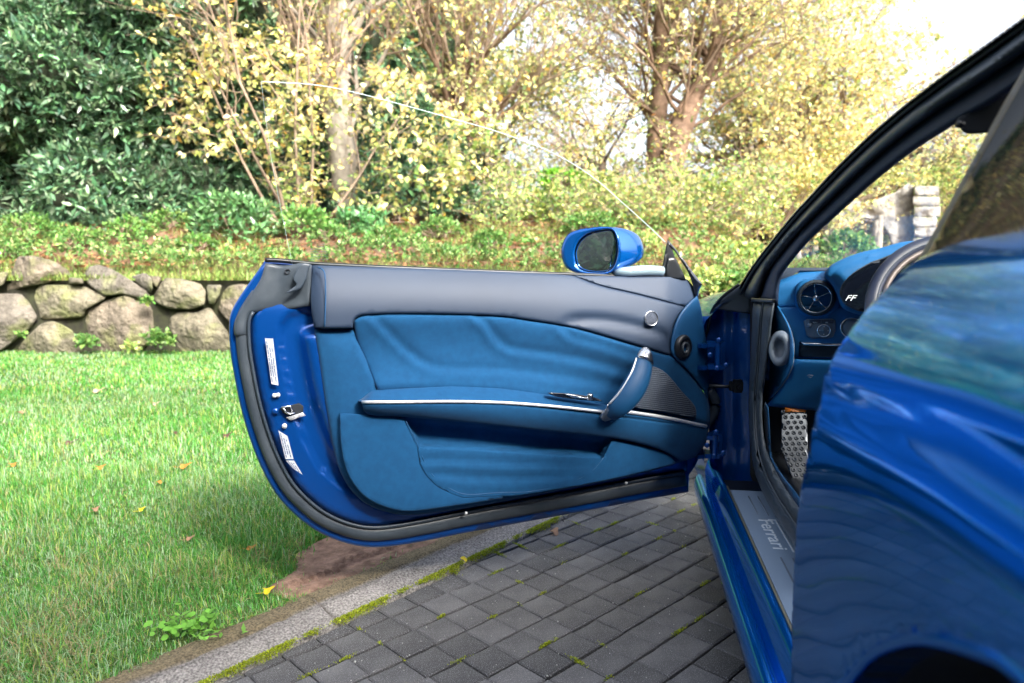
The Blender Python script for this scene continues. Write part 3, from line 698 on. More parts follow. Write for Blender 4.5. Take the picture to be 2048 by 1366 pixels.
def top_rel(U, d):
    b = np.interp(U[:, 0], [722, 900, 1060, 1205, 1413], [803, 801, 806, 823, 850]); t = np.interp(U[:, 0], [722, 740, 800, 900, 1000, 1090, 1205], [797, 783, 777, 772, 776, 788, 808])
    return -.055*np.clip((b-U[:, 1])/np.maximum(b-t, 5), 0, 1)**1.1-.03*np.clip((760-U[:, 0])/45, 0, 1)**2-.035*np.clip((U[:, 0]-1300)/110, 0, 1)**1.6
pad('armrest_top', [(722, 804), (722, 797), (735, 784), (765, 779), (800, 777), (900, 772), (1000, 776), (1090, 788), (1205, 808), (1250, 818), (1330, 832), (1413, 848), (1413, 848), (1413, 854), (1413, 854), (1200, 827), (1060, 811), (900, 804), (800, 805)], fD, M['suede'], door, base=AH, r=4, hr=.003, depth=.01, step=7, relief=top_rel, sm=3)
def strip(name, pts, w_, h, mat, par=door):
    L = smooth(pts, 4, False); P = fD(L, arm_rel(L+[0, 2], None)*0+top_rel(L+[0, 40], None)*1.0+h)
    sweep(name, P, (w_, w_*.7), mat, par, seg=8, up=DN, sm=0)
strip('silver_strip', [(724, 804), (800, 804), (900, 803), (1000, 805), (1100, 812), (1212, 824)], .0042, AH+.002, M['silver'])
strip('silver_strip', [(1248, 823), (1300, 830), (1350, 839), (1413, 853)], .0052, AH+.002, M['silver'])
# window switches let into the armrest top
pad('switch_panel', [(1095, 785), (1095, 785), (1140, 787), (1190, 795), (1206, 803), (1206, 803), (1160, 800), (1110, 793)], fD, M['gloss'], door, base=AH-.012, r=3, hr=.002, depth=.02, step=6, sm=2)
pad('switch_lever', [(1128, 787), (1128, 787), (1150, 790), (1178, 797), (1178, 797), (1158, 797), (1142, 794)], fD, M['chrome'], door, base=AH-.006, r=2, hr=.002, depth=.004, step=5, sm=2)
lathe('switch_knob', fD(np.array([(1179, 796)]), np.array([AH-.014]))[0], (0, -.1, 1), [(.0105, -.004), (.0105, .004), (.0105, .012), (.009, .0135), (.004, .0138)], M['chrome'], door, 20)
# speaker grille behind the pull handle
pad('speaker_grille', [(1296, 733), (1318, 737), (1338, 752), (1364, 783), (1390, 812), (1392, 836), (1392, 836), (1320, 823), (1256, 813), (1256, 813), (1272, 790), (1290, 755)], fD, M['grille'], door, base=HT+.020, r=3, hr=.003, depth=.02, step=9, sm=3)
for k in range(24):
    y = 738+k*4; xs_ = [x for x in range(1258, 1394, 3) if pip(np.array([[x, y+(x-1300)*.12]]), smooth([(1300, 735), (1318, 739), (1336, 753), (1362, 784), (1387, 812), (1388, 833), (1320, 821), (1260, 811), (1275, 790), (1292, 757)], 3))[0]]
    if len(xs_) > 3:
        L = np.array([(xs_[0], y+(xs_[0]-1300)*.12), (xs_[-1], y+(xs_[-1]-1300)*.12)]); sweep('grille_rib', fD(L, np.full(2, HT+.0205)), .0009, M['panelgrey'], door, seg=4, sm=0)
# pull handle
HP = np.array([(1290, 706), (1287, 725), (1281, 748), (1270, 772), (1254, 796), (1236, 816), (1222, 830)]); hr_ = np.array([.066, .092, .108, .115, .115, .105, .085])+HT
pw = lambda n: n*2.35/1397
rr_ = np.array([(pw(10), pw(9)), (pw(17), pw(12)), (pw(20), pw(14)), (pw(22), pw(15)), (pw(21), pw(15)), (pw(18), pw(14)), (pw(13), pw(10))])
sweep('pull_handle', fD(HP, hr_), rr_, M['leather'], door, seg=20, up=DN, sm=5)
sweep('handle_tip', fD(np.array([(1294, 699), (1293, 704), (1291, 712), (1289, 722)]), np.array([.066, .080, .090, .098])+HT), np.array([(pw(3), pw(3)), (pw(11), pw(8)), (pw(15), pw(12)), (pw(17.6), pw(13))]), M['chrome'], door, seg=18, up=DN, sm=3)
sweep('handle_strip', fD(np.array([(1273, 716), (1266, 738), (1254, 762), (1238, 786), (1218, 808)]), np.array([.100, .116, .122, .122, .112])+HT), (.0032, .0024), M['silver'], door, seg=8, up=DN)
sweep('handle_foot', fD(np.array([(1228, 822), (1217, 829), (1206, 837)]), np.array([.100, .082, .066])+HT), np.array([(pw(14), pw(9)), (pw(12), pw(8)), (pw(8), pw(5))]), M['panelgrey'], door, seg=14, up=DN)
sweep('foot_trim', fD(np.array([(1216, 809), (1212, 820), (1202, 832), (1204, 838)]), np.array([.112, .110, .085, .075])+HT), .0024, M['chrome'], door, seg=8)
V, Fc = joinVF([sweep('', fD(np.array(l), np.full(len(l), HT+.1115)), .0012, None, seg=5, sm=0, make=False) for l in ([(1291, 704), (1295, 704), (1296, 708), (1294, 711)], [(1291, 704), (1291, 707)])])
mesh('handle_mark', V, Fc, M['ink'], door)
# tweeter
tc_ = fD(np.array([(1301, 637)]), np.array([HT+.006]))[0]; tn = unit(DN+np.array([0, 0, .12]))
tw = lathe('tweeter', tc_, tn, [(.0225, -.004), (.0235, .006), (.0215, .0075), (.0200, .006)], M['chrome'], door, 32)
lathe('tweeter_mesh', tc_, tn, [(.0204, .0045), (.015, .0062), (.008, .0070), (.0, .0072)], M['grille'], door, 28)
# hinge-side cover with its round black rest
pad('hinge_cover', [(1394, 592), (1394, 592), (1401, 612), (1409, 660), (1415, 710), (1418, 760), (1417, 802), (1417, 802), (1400, 772), (1372, 737), (1345, 711), (1341, 690), (1346, 660), (1358, 630), (1379, 604)], fD, M['leather'], door, base=HT+.012, r=6, hr=.008, depth=.10, step=9,
    relief=lambda U, d: -.05*np.clip((U[:, 0]-1350)/70, 0, 1)**1.6, sm=3)
kc = fD(np.array([(1366, 694)]), np.array([HT+.008]))[0]; kn = unit(DN+np.array([.35, 0, .0]))
lathe('door_buffer', kc, kn, [(.039, -.004), (.039, .004), (.034, .010), (.023, .011), (.020, .004), (.019, -.004), (.0, -.006)], M['black'], door, 32, sx=.9)
lathe('buffer_ring', kc+kn*.004+np.array([.002, 0, -.002]), kn, [(.019, -.004), (.019, .006), (.014, .007), (.013, -.003)], M['rubber2'], door, 24, sx=.8)
# latch, caps, stickers
def box_px(name, x0, y0, x1, y1, h, mat, par=door, dh=.006, **k):
    return pad(name, [(x0, y0), (x1, y0), (x1, y1), (x0, y1)], fD, mat, par, base=h, r=1.5, hr=.0015, depth=dh, step=20, sm=0, **k)
pad('latch', [(560, 816), (598, 806), (607, 812), (606, 832), (583, 836), (566, 826)], fD, M['dark'], door, base=.038, r=3, hr=.002, depth=.01, step=8, sm=0)
V, Fc = joinVF([sweep('', fD(np.array(l), np.full(len(l), .047)), .0028, None, seg=6, sm=0, make=False) for l in ([(563, 815), (580, 812), (586, 822)], [(570, 824), (580, 828), (590, 826)], [(566, 816), (574, 826)])])
mesh('latch_claw', V, Fc, M['chrome'], door)
pad('striker_lip', [(572, 835), (605, 825), (612, 831), (582, 841)], fD, M['silver'], door, base=.042, r=1.5, hr=.002, depth=.006, step=8, sm=0)
for x, y, rr2, mm in ((549, 791, .0062, 'bolt'), (556, 790, .0062, 'bolt'), (569, 852, .0068, 'bolt'), (932, 1026, .0050, 'bolt'), (1252, 966, .0046, 'bolt'), (1126, 1041, .0026, 'dark'), (551, 822, .0085, 'paint_inner')):
    lathe('cap', fD(np.array([(x, y)]), np.array([.036 if x < 600 else .045]))[0], DN, [(rr2, -.002), (rr2, .002), (rr2*.75, .0045), (0, .0055)], M[mm], door, 14)
def sticker(poly, rows, horiz):
    s = pad('sticker', poly, fD, M['sticker'], door, base=.046, r=1, hr=.0, depth=.0, step=15, sm=0)
    a, b, c, d = [np.array(p, float) for p in poly]; L = []; rs2 = random.Random(3)
    for i in range(rows):
        u0 = (i+.6)/(rows+.6); x = .06
        while x < .92:
            x2 = min(.95, x+rs2.uniform(.03, .16))
            if rs2.random() < .85:
                f = lambda u, v: (a*(1-u)+b*u)*(1-v)+(d*(1-u)+c*u)*v
                P = [f(u0-.1/rows*2, x), f(u0+.1/rows*2, x), f(u0+.1/rows*2, x2), f(u0-.1/rows*2, x2)]
                V = fD(np.array(P), np.full(4, .0468)); L.append((V, [(0, 1, 2, 3)]))
            x = x2+.02
    V, Fc = joinVF(L); mesh('sticker_print', V, Fc, M['ink'], s.parent)
sticker([(530, 677), (546, 677), (557, 771), (543, 768)], 3, 0)
sticker([(557, 861), (575, 872), (587, 918), (571, 918)], 3, 0); sticker([(572, 921), (588, 921), (605, 949), (586, 937)], 3, 0)
# window glass
def glass_h(U): return .015+.20*np.clip((545-U[:, 1])/380, 0, 1)**1.15-.10*(U[:, 0]-800)/800*np.clip((545-U[:, 1])/160, 0, 1)
GL = [(522, 163), (522, 163), (640, 171), (750, 195), (900, 236), (1000, 265), (1100, 303), (1180, 350), (1250, 410), (1300, 455), (1338, 492), (1338, 492), (1338, 556), (1338, 556), (900, 548), (585, 532), (585, 532), (558, 400), (540, 300)]
gp = lambda U, h: fD(U, h+glass_h(U))
win = pad('window_glass', GL, gp, M['glass'], door, base=0, r=2, hr=0, depth=.0, step=22, sm=4)
ge = smooth(GL[1:11], 5, False); sweep('glass_edge', gp(ge, 0), (.0006, .0011), M['glass_edge'], door, seg=6, sm=0)
ge2 = smooth([(522, 163), (540, 300), (558, 400), (585, 530)], 5, False); sweep('glass_edge', gp(ge2, 0), .0005, M['glass_edge'], door, seg=5, sm=0)
L = []
for j in range(7):
    x = 621
    rs2 = random.Random(j+40)
    while x < 655:
        x2 = x+rs2.uniform(2, 7)
        if j > 1 or 634 < x < 645: L.append((gp(np.array([(x, 488+j*5), (x2, 488+j*5), (x2, 488.8+j*5), (x, 488.8+j*5)]), .001), [(0, 1, 2, 3)]))
        x = x2+1.5
V, Fc = joinVF(L); mesh('etched_mark', V, Fc, M['panelgrey'], door)
# sail triangle in front of the glass
pad('sail_panel', [(1335, 479), (1335, 479), (1345, 500), (1352, 520), (1366, 545), (1372, 560), (1372, 560), (1320, 557), (1320, 557), (1327, 520)], fD, M['black'], door, base=.030, r=4, hr=.004, depth=.02, step=8)
pad('sail_inner', [(1338, 512), (1352, 518), (1362, 538), (1371, 558), (1332, 557), (1333, 530)], fD, M['black'], door, base=.037, r=3, hr=.003, depth=.01, step=8, sm=0)
pad('sail_cover', [(1335, 478), (1335, 478), (1362, 512), (1385, 543), (1405, 568), (1405, 568), (1398, 582), (1396, 600), (1396, 600), (1389, 590), (1385, 568), (1376, 545), (1362, 522), (1350, 503), (1338, 492)], fD, M['gloss'], door, base=.036, r=7, hr=.012, depth=.05, step=7)
# mirror
MN = unit(np.array([-.36, -.93, .03])); mc = at(1188, 506, 2.16); fM = plane_fn(mc, MN)
MO = [(1123, 512), (1124, 492), (1133, 472), (1150, 461), (1180, 455), (1212, 453), (1229, 458), (1239, 478), (1242, 505), (1236, 530), (1222, 545), (1200, 551), (1172, 549), (1145, 543), (1130, 532)]
MI = [(1150, 514), (1150, 500), (1158, 482), (1175, 468), (1200, 461), (1224, 460), (1233, 478), (1235, 505), (1229, 530), (1216, 543), (1190, 545), (1166, 541), (1154, 531)]
pad('mirror_housing', MO, fM, M['paint_mirror'], door, base=0, r=7, hr=.010, depth=.03, step=8, holes=[MI], sm=4)
MG = np.array([(1152, 512), (1153, 500), (1161, 483), (1177, 470), (1201, 463), (1223, 462), (1231, 479), (1233, 505), (1227, 529), (1215, 541), (1190, 543), (1168, 539), (1156, 529)])
pad('mirror_glass', MG, fM, M['mirror'], door, base=-.016, r=3, hr=.001, depth=.004, step=12, sm=4)
pad('mirror_well', [(a+(a-1190)*.03, b+(b-505)*.03) for a, b in MI], fM, M['black'], door, base=-.022, r=3, hr=.0, depth=.003, step=14, sm=4)
# rounded back of the housing: rings shrinking away from the face
ring = smooth(MO, 3); P0 = fM(ring, np.full(len(ring), -.006)); back = unit(np.array([.62, .75, -.05]))
rings = []; cen = P0.mean(0)
for k in range(9):
    t = (k/8)**1.2; s = math.sqrt(max(0, 1-t**2.3)); tgt = cen+np.array([.10, .07, -.025])*t
    Q_ = (P0-cen)*max(s, .02); Q_[:, 2] = np.where(Q_[:, 2] < 0, Q_[:, 2]*(1-.45*t), Q_[:, 2]); rings.append(Q_+cen+np.array([.150, .10, .000])*t)
V = np.vstack(rings); n = len(ring); Fc = [(k*n+i, k*n+(i+1) % n, (k+1)*n+(i+1) % n, (k+1)*n+i) for k in range(8) for i in range(n)]+[tuple(range(8*n, 9*n))]
mesh('mirror_shell', V, Fc, M['paint_mirror'], door)
sweep('mirror_arm', [at(1222, 548, 2.20), at(1245, 544, 2.15), at(1290, 541, 2.17), at(1324, 542, 2.19)], np.array([(.008, .008), (.018, .015), (.018, .0165), (.018, .016)]), M['skylit_arm'], door, seg=14, up=(0, 0, 1))

# ---- hinges and door check between door and pillar
def bar(a, b, ya, yb, r_, mat='paint_inner', name='hinge', par=None):
    return sweep(name, [at(*a, ya), at(*b, yb)], r_, M[mat], par or car, seg=10, sm=0)
def hinge(y0, y1, dx=0):
    ym = (y0+y1)/2; L = []
    for yy in (y0, y1):
        L.append(boxVF(at(1428+dx, yy, 2.20), CA*.03, CN*.022, (0, 0, .007)))
        L.append(boxVF(at(1414+dx, yy+3, 2.20), (.028, .009, 0), (-.004, .012, 0), (0, 0, .006)))
    L.append(boxVF(at(1444+dx, ym, 2.215), (.007, 0, 0), (0, .012, 0), (0, 0, abs(y1-y0)*2.2/1397*.62)))
    L.append(latheVF(at(1436+dx, ym, 2.175), (0, 0, 1), [(.010, -abs(y1-y0)*.0009), (.010, abs(y1-y0)*.0009)], 14, (0, 1, 0)))
    V, Fc = joinVF(L); h_ = mesh('hinge', V, Fc, M['paint_inner'], car, smooth_=False)
    for x, y in ((1438, y0-8), (1434, y1+4), (1452, y1-2), (1420, ym)):
        lathe('hinge_bolt', at(x+dx, y, 2.165), (-.3, -1, .1), [(.009, 0), (.009, .006), (.006, .008), (0, .0085)], M['paint_inner'], h_, 6)
hinge(688, 732); hinge(872, 908, -6)
sweep('door_check', [at(1418, 771, 2.17), at(1450, 773, 2.16), at(1470, 772, 2.16)], .0055, M['black'], car, seg=8, sm=0)
V, Fc = joinVF([boxVF(at(1472, 772, 2.15), (.019, 0, 0), (0, .012, 0), (0, 0, .014)), boxVF(at(1475, 772, 2.135), (.012, 0, 0), (0, .01, 0), (0, 0, .02)), latheVF(at(1480, 774, 2.12), (0, -1, 0), [(.008, 0), (.008, .006), (0, .007)], 8)])
mesh('check_bracket', V, Fc, M['black'], car, smooth_=False)
sweep('wiring_gaiter', [at(1418, 780, 2.26), at(1430, 800, 2.26), at(1428, 826, 2.26), at(1414, 848, 2.27)], .016, M['rubber'], car, seg=10)

# ---- front pillar face (blue) seen through the gap
JN = unit(np.array([-.35, -.94, 0])); fJ = plane_fn(at(1465, 780, 2.22), JN)
def j_rel(U, d):
    xx = U[:, 0]-np.interp(U[:, 1], [600, 800, 980], [1473, 1473, 1478])
    return -.020*(1/(1+np.exp(xx/2.5)))-.02*np.clip((1448-U[:, 0])/20, 0, 1)+.01*np.exp(-((U[:, 0]-1500)/8)**2)
pad('door_pillar', [(1400, 640), (1418, 628), (1440, 600), (1500, 600), (1540, 600), (1545, 980), (1500, 975), (1457, 985), (1436, 960), (1420, 930), (1415, 760)], fJ, M['paint_inner'], car, base=0, r=4, hr=.004, depth=.03, step=9, relief=j_rel, sm=0)
pad('pillar_cover', [(1420, 632), (1430, 612), (1448, 590), (1478, 570), (1504, 572), (1504, 572), (1501, 628), (1501, 628), (1470, 624), (1428, 620)], fJ, M['rubber'], car, base=.02, r=5, hr=.008, depth=.02, step=8, relief=lambda U, d: .012*np.clip((U[:, 0]-1430)/70, 0, 1), sm=2)
sweep('fender_edge', [at(1478, 569, 2.16), at(1445, 594, 2.2), at(1424, 622, 2.24), at(1415, 660, 2.27), at(1405, 690, 2.28)], .005, M['black'], car, seg=8)
# front wing and bonnet, rocker
def loft(name, rows, mat, par=car, **k):
    n = len(rows[0]); V = np.vstack([np.array(r_) for r_ in rows]); Fc = [(j*n+i, j*n+i+1, (j+1)*n+i+1, (j+1)*n+i) for j in range(len(rows)-1) for i in range(n-1)]
    return mesh(name, V, Fc, mat, par, smooth_=True, **k)
ss = np.linspace(2.24, 3.9, 14); rows = []
for s in ss:
    dz = -.14*((s-2.24)/1.66)**2; wdt = .02*math.sin((s-2.2)*1.8); row = []
    for t, z in ((-.02, .25), (.0, .45), (.02, .62), (.025, .74), (.0, .83), (-.05, .885), (-.12, .915), (-.22, .925), (-.4, .93), (-.7, .945), (-.975, .95), (-1.25, .945), (-1.55, .93), (-1.73, .925), (-1.83, .915), (-1.90, .885), (-1.95, .83), (-1.975, .74), (-1.97, .62), (-1.95, .45), (-1.93, .25)):
        row.append(CP(s, t+wdt*(1 if t > -.9 else -1)*.5, z+dz*(1 if z > .5 else .3)))
    rows.append(row)
loft('front_body', rows, M['paint'])
rows = []
for s in np.linspace(2.45, -1.0, 24):
    fl = .0 if s > .8 else .02*min(1, (.8-s)/.3)
    rows.append([CP(s, t+(fl if z < .34 else 0), z) for t, z in ((-.10, .14), (-.02, .165), (.0, .20), (.002, .235), (-.006, .262), (-.022, .275), (-.024, .262), (-.030, .262), (-.034, .285), (-.040, .312), (-.046, .330), (-.052, .338), (-.058, .338), (-.060, .330))])
loft('rocker_panel', rows, M['paint'])
loft('sill_inner', [[CP(s, t, z) for t, z in ((-.058, .325), (-.18, .327), (-.181, .40), (-.19, .42), (-.23, .42), (-.235, .20))] for s in np.linspace(2.2, -.2, 6)], M['black'])
# sill plate with grooves and lettering
pl0, pl1 = 2.055, .62; tz = .340; tA, tB = -.064, -.163
mesh('sill_edge', *joinVF([sweep('', [CP(2.09, tA+.004, tz), CP(.6, tA+.004, tz)], .0026, None, seg=6, sm=0, make=False)]), M['tan'], car)
plate = mesh('sill_plate', *boxVF(CP((pl0+pl1)/2, (tA+tB)/2, tz-.002), CA*(pl0-pl1)/2, CN*(tA-tB)/2, (0, 0, .002)), M['plate'], car, smooth_=False)
def groove(s0, s1, t): mesh('plate_groove', *joinVF([sweep('', [CP(s0, t, tz+.0005), CP(s1, t, tz+.0005)], (.0022, .0012), None, seg=6, sm=0, make=False)]), M['panelgrey'], plate)
def text_mesh(name, s, size, mat, par, frame, shear=0., thick=.0006, sx=1.):
    cu = bpy.data.curves.new('txt', 'FONT'); cu.body = s; cu.size = size; cu.extrude = thick; cu.shear = shear; cu.bevel_depth = thick*.35
    o = bpy.data.objects.new('txt', cu); COL.objects.link(o); bpy.context.view_layer.update()
    me = bpy.data.meshes.new_from_object(o); V = np.array([v.co[:] for v in me.vertices]); Fc = [tuple(p.vertices) for p in me.polygons]
    bpy.data.objects.remove(o); bpy.data.curves.remove(cu); O, ux, uy, uz = (np.array(a, float) for a in frame)
    W = O+np.outer(V[:, 0]*sx, ux)+np.outer(V[:, 1], uy)+np.outer(V[:, 2], uz)
    return mesh(name, W, Fc, mat, par, smooth_=False), V[:, 0].max()*sx
def px_plate(x, y):
    d = ray(x, y); return CAMP+d*((tz-H)/d[2])
def st(P): P = np.array(P)-CO; return P@CA, P@CN
s_a, t_a = st(px_plate(1519, 1038)); s_b, t_b = st(px_plate(1550, 1102))
M['emboss'] = material('bright_lettering', (.75, .82, .9), .3, .1)
tt = (tA+tB)/2+.012
txt, wdt = text_mesh('lettering', 'Ferrari', .050, M['emboss'], plate, (CP(s_a, tt+.0, tz), -CA, -CN, (0, 0, 1)), sx=.0+abs(s_a-s_b)/.145)
mesh('lettering_bar', *boxVF(CP((s_a+s_b)/2, tt-.043, tz+.0008), CA*abs(s_a-s_b)/2, CN*.0016, (0, 0, .0008)), M['emboss'], plate, smooth_=False)
mesh('lettering_bar', *boxVF(CP(s_a-.003, tt-.034, tz+.0008), CA*.0016, CN*.009, (0, 0, .0008)), M['emboss'], plate, smooth_=False)
for t in (tt-.006, tt-.032): groove(2.0, s_a+.03, t); groove(s_b-.04, .62, t)

# ---- door opening seal
def X0_(c): return lambda x: np.full(np.shape(x), c)
fS = side_fn(.365)
SL = [(1508, 602), (1504, 640), (1502, 700), (1499, 760), (1497, 800), (1498, 850), (1502, 900), (1511, 950), (1534, 1003), (1560, 1046), (1590, 1092), (1625, 1140)]
SRr = [(1549, 602), (1544, 640), (1538, 700), (1531, 760), (1525, 800), (1526, 850), (1533, 900), (1549, 938), (1570, 975), (1596, 1013), (1630, 1060)]
mid = [(1527, 602), (1523, 640), (1519, 700), (1514, 760), (1511, 800), (1512, 850), (1517, 900), (1530, 945), (1552, 990), (1577, 1028), (1610, 1080)]
pad('opening_seal', SL+mid[::-1], fS, M['rubber'], car, base=.006, r=8, hr=.014, depth=.03, step=12, sm=2)
pad('opening_trim', mid+SRr[::-1], fS, M['rubber2'], car, base=.004, r=8, hr=.016, depth=.04, step=12, sm=2)
sweep('seal_lip', fS(smooth(mid, 4, False), np.full(41, .010)), .0022, M['rubber2'], car, seg=6, sm=0)
pad('seal_joint', [(1502, 596), (1551, 598), (1550, 606), (1502, 604)], fS, M['black'], car, base=.014, r=2, hr=.003, depth=.02, step=8, sm=0)
pad('sill_carpet', [(1526, 815), (1537, 815), (1542, 900), (1549, 925), (1572, 960), (1600, 996), (1600, 1022), (1575, 986), (1549, 946), (1533, 905)], side_fn(.385), M['suede'], car, base=0, r=4, hr=.006, depth=.05, step=12, sm=2)

# ---- windscreen pillar
X0p = lambda x: .36+.2*np.clip((x-1510)/538, -.2, 1.3)
fP = side_fn(X0p)
OUT = smooth([(1468, 590), (1480, 566), (1510, 522), (1560, 458), (1600, 411), (1650, 357), (1700, 306), (1760, 250), (1830, 192), (1900, 139), (1970, 89), (2048, 33), (2150, -38)], 4, False)
def lerp(A, B, t): return A*(1-t)+B*t
INN = smooth([(1556, 612), (1562, 556), (1590, 515), (1620, 480), (1660, 443), (1700, 407), (1760, 354), (1830, 300), (1880, 268), (1925, 240), (1970, 215), (2010, 190), (2048, 163), (2150, 88)], 4, False)
def resample(L, n):
    d = np.r_[0, np.cumsum(np.linalg.norm(np.diff(L, axis=0), axis=1))]; t = np.linspace(0, d[-1], n); return np.c_[np.interp(t, d, L[:, 0]), np.interp(t, d, L[:, 1])]
O_, I_ = resample(OUT, 60), resample(INN, 60)
def pband(a, b): return np.vstack([lerp(O_, I_, a), lerp(O_, I_, b)[::-1]])
pad('roof_rail', pband(0, .08), fP, M['gloss'], car, base=.004, r=5, hr=.012, depth=.03, step=14, sm=0)
pad('pillar_groove', pband(.06, .20), fP, M['dark'], car, base=-.012, r=3, hr=.0, depth=.01, step=14, sm=0)
sweep('pillar_bead', fP(lerp(O_, I_, .13), np.full(60, -.004)), .0035, M['rubber2'], car, seg=8, sm=0)
pad('pillar_seal', pband(.18, .58), fP, M['rubber'], car, base=.008, r=26, hr=.030, depth=.03, step=14, sm=0)
pad('pillar_trim', pband(.54, 1.0), fP, M['navydark'] if 'navydark' in M else material('dark_blue_trim', (.010, .022, .055), .6), car, base=-.008, r=14, hr=.014, depth=.05, step=14, sm=0)
# roof, header, windscreen
def rail(s):   # (t, z) of the pillar/roof line
    P = lerp(O_, I_, .1); W = fP(P, np.zeros(60)); S_, T_ = (W-CO)@CA, (W-CO)@CN; o = np.argsort(S_)
    if s < S_[o][0]: return T_[o][0]-.06*(S_[o][0]-s), W[o][0, 2]+.02
    return np.interp(s, S_[o], T_[o]), np.interp(s, S_[o], W[o][:, 2])
t1, z1 = rail(1.02)
rows = []
for s in np.linspace(1.05, -.1, 8):
    t, z = rail(max(s, .75)); z += -.10*max(0, .2-s)**1.5
    rows.append([CP(s, t-.02+(-1.95-2*t+.04)*k, z+.045*math.sin(k*math.pi)) for k in np.linspace(0, 1, 13)])
loft('roof', rows, M['paint'])
loft('headliner', [[p-np.array([0, 0, .03]) for p in r_] for r_ in rows], M['lining'])
rows = []
for k in np.linspace(0, 1, 13):
    s = 1.05+k*1.25; t, z = rail(s) if s < 2.0 else rail(2.0)
    z = z if s < 2.0 else rail(2.0)[1]-.55*(s-2.0)*.5
    rows.append([CP(s+.18*math.sin(u*math.pi), t-.03+(-1.95-2*t+.06)*u, z+.04*math.sin(u*math.pi)*(1-k)-.01) for u in np.linspace(0, 1, 15)])
loft('windscreen', rows, M['glass'])
rows = [[CP(s, -1.95-rail(s)[0]+o_, rail(s)[1]-.02) for o_ in (.0, .09)] for s in np.linspace(1.0, 2.0, 9)]
loft('far_pillar', rows, M['dark'])
pad('sun_visor', [(1915, 236), (1918, 250), (1926, 264), (1945, 268), (1975, 266), (1985, 272), (2060, 262), (2150, 100), (2048, 150)], plane_fn(at(1980, 220, 1.12), (-.2, -1, -.1)), M['dark'], car, base=0, r=5, hr=.01, depth=.03, step=20, sm=2)
sweep('visor_clip', [at(1914, 247, 1.1), at(1926, 250, 1.1)], .006, M['black'], car, seg=8, sm=0)

# ---- dashboard
DNn = unit(np.array([-.42, -.9, .0])); fB = plane_fn(at(1632, 640, 1.93), DNn)
fE = side_fn(.425)
dash = pad('dashboard', [(1545, 575), (1560, 560), (1600, 545), (1660, 541), (1900, 541), (1900, 760), (1520, 760), (1535, 640)], fB, M['lit_dash_leather'], car, base=-.02, r=10, hr=.012, depth=.12, step=16, sm=0)
# dash top going forward to the windscreen
rows = []
for k in np.linspace(0, 1, 8):
    a = fB(np.array([(x, 541+ (575-541)*max(0, (1600-x)/55)) for x in (1548, 1570, 1600, 1700, 1800, 1900)]), np.full(6, -.03)); rows.append(a+np.array([CA[0], CA[1], 0])*.42*k+np.array([0, 0, .012*math.sin(k*math.pi)-.01*k]))
loft('dash_top', rows, M['navy'], dash)
pad('dash_upper', [(1546, 574), (1546, 574), (1570, 560), (1605, 546), (1672, 546), (1690, 580), (1690, 612), (1690, 612), (1560, 615), (1545, 612)], fB, M['lit_dash_leather'], dash, base=.0, r=6, hr=.006, depth=.03, step=9, relief=lambda U, d: -.03*np.clip((575-U[:, 1])/35, 0, 1)**1.5, sm=2)
pad('dash_face', [(1550, 616), (1550, 616), (1600, 613), (1690, 613), (1760, 625), (1800, 640), (1800, 720), (1800, 720), (1588, 716), (1588, 716), (1586, 690), (1575, 655)], fB, M['lit_dash_leather'], dash, base=.004, r=5, hr=.005, depth=.03, step=9, sm=2)
vc = fB(np.array([(1632, 596)]), np.array([.012]))[0]; px_ = 1.93/1397
vent = lathe('air_vent', vc, DNn, [(36*px_, -.02), (36*px_, .004), (33*px_, .014), (29.5*px_, .016), (27.5*px_, .008), (27*px_, -.015), (0, -.018)], M['black'], dash, 40)
lathe('vent_ring', vc, DNn, [(34.5*px_, .0), (34*px_, .012), (31*px_, .018), (29*px_, .017)], M['rubber2'], dash, 40)
lathe('vent_chrome', vc, DNn, [(29.6*px_, .014), (28.6*px_, .0175), (27.4*px_, .015), (27*px_, .010)], M['chrome'], dash, 40)
lathe('vent_hub', vc, DNn, [(6.6*px_, .0), (6.4*px_, .012), (4.5*px_, .016), (0, .017)], M['chrome'], dash, 20)
ux = unit(np.cross(DNn, [0, 0, 1])); ux = ux if ux[0] > 0 else -ux
for k in range(5):
    a = math.radians(98-72*k); d_ = ux*math.cos(a)+np.array([0, 0, 1])*math.sin(a)
    sweep('vent_spoke', [vc+d_*8*px_+DNn*.006, vc+d_*27*px_+DNn*.008], .0013, M['chrome'], dash, seg=6, sm=0)
pad('vent_pod', [(1588, 590), (1592, 572), (1606, 560), (1632, 556), (1660, 560), (1674, 574), (1680, 596), (1674, 618), (1655, 634), (1632, 638), (1608, 632), (1592, 614)], fB, M['lit_dash_leather'], dash, base=.012, r=8, hr=.012, depth=.03, step=8, sm=3, holes=[[(1632+30*math.cos(t), 596+30*math.sin(t)) for t in np.linspace(0, 2*math.pi, 13)[:-1]]])
# instrument hood and screen
fC = plane_fn(at(1740, 570, 1.80), unit(np.array([-.30, -.95, .1])))
pad('instrument_hood', [(1651, 556), (1650, 546), (1660, 532), (1685, 518), (1720, 505), (1760, 496), (1820, 482), (1860, 500), (1860, 640), (1740, 632), (1700, 624), (1682, 612), (1674, 590), (1664, 570)], fC, M['lit_dash_leather'], dash, base=.0, r=12, hr=.025, depth=.16, step=10, relief=lambda U, d: .018*np.clip((d-12)/12, 0, 1)*(U[:, 1] < 640), sm=3)
SCR = [(1681, 588), (1684, 572), (1700, 552), (1725, 535), (1760, 519), (1860, 496), (1860, 628), (1735, 623), (1706, 616), (1688, 604)]
pad('bezel', [(a+(a-1770)*.02, b+(b-570)*.03) for a, b in SCR], fC, M['rubber2'], dash, base=.021, r=3, hr=.003, depth=.01, step=12, sm=3)
scr = pad('instrument_screen', SCR, fC, M['gloss'], dash, base=.0225, r=2, hr=.001, depth=.01, step=14, sm=3)
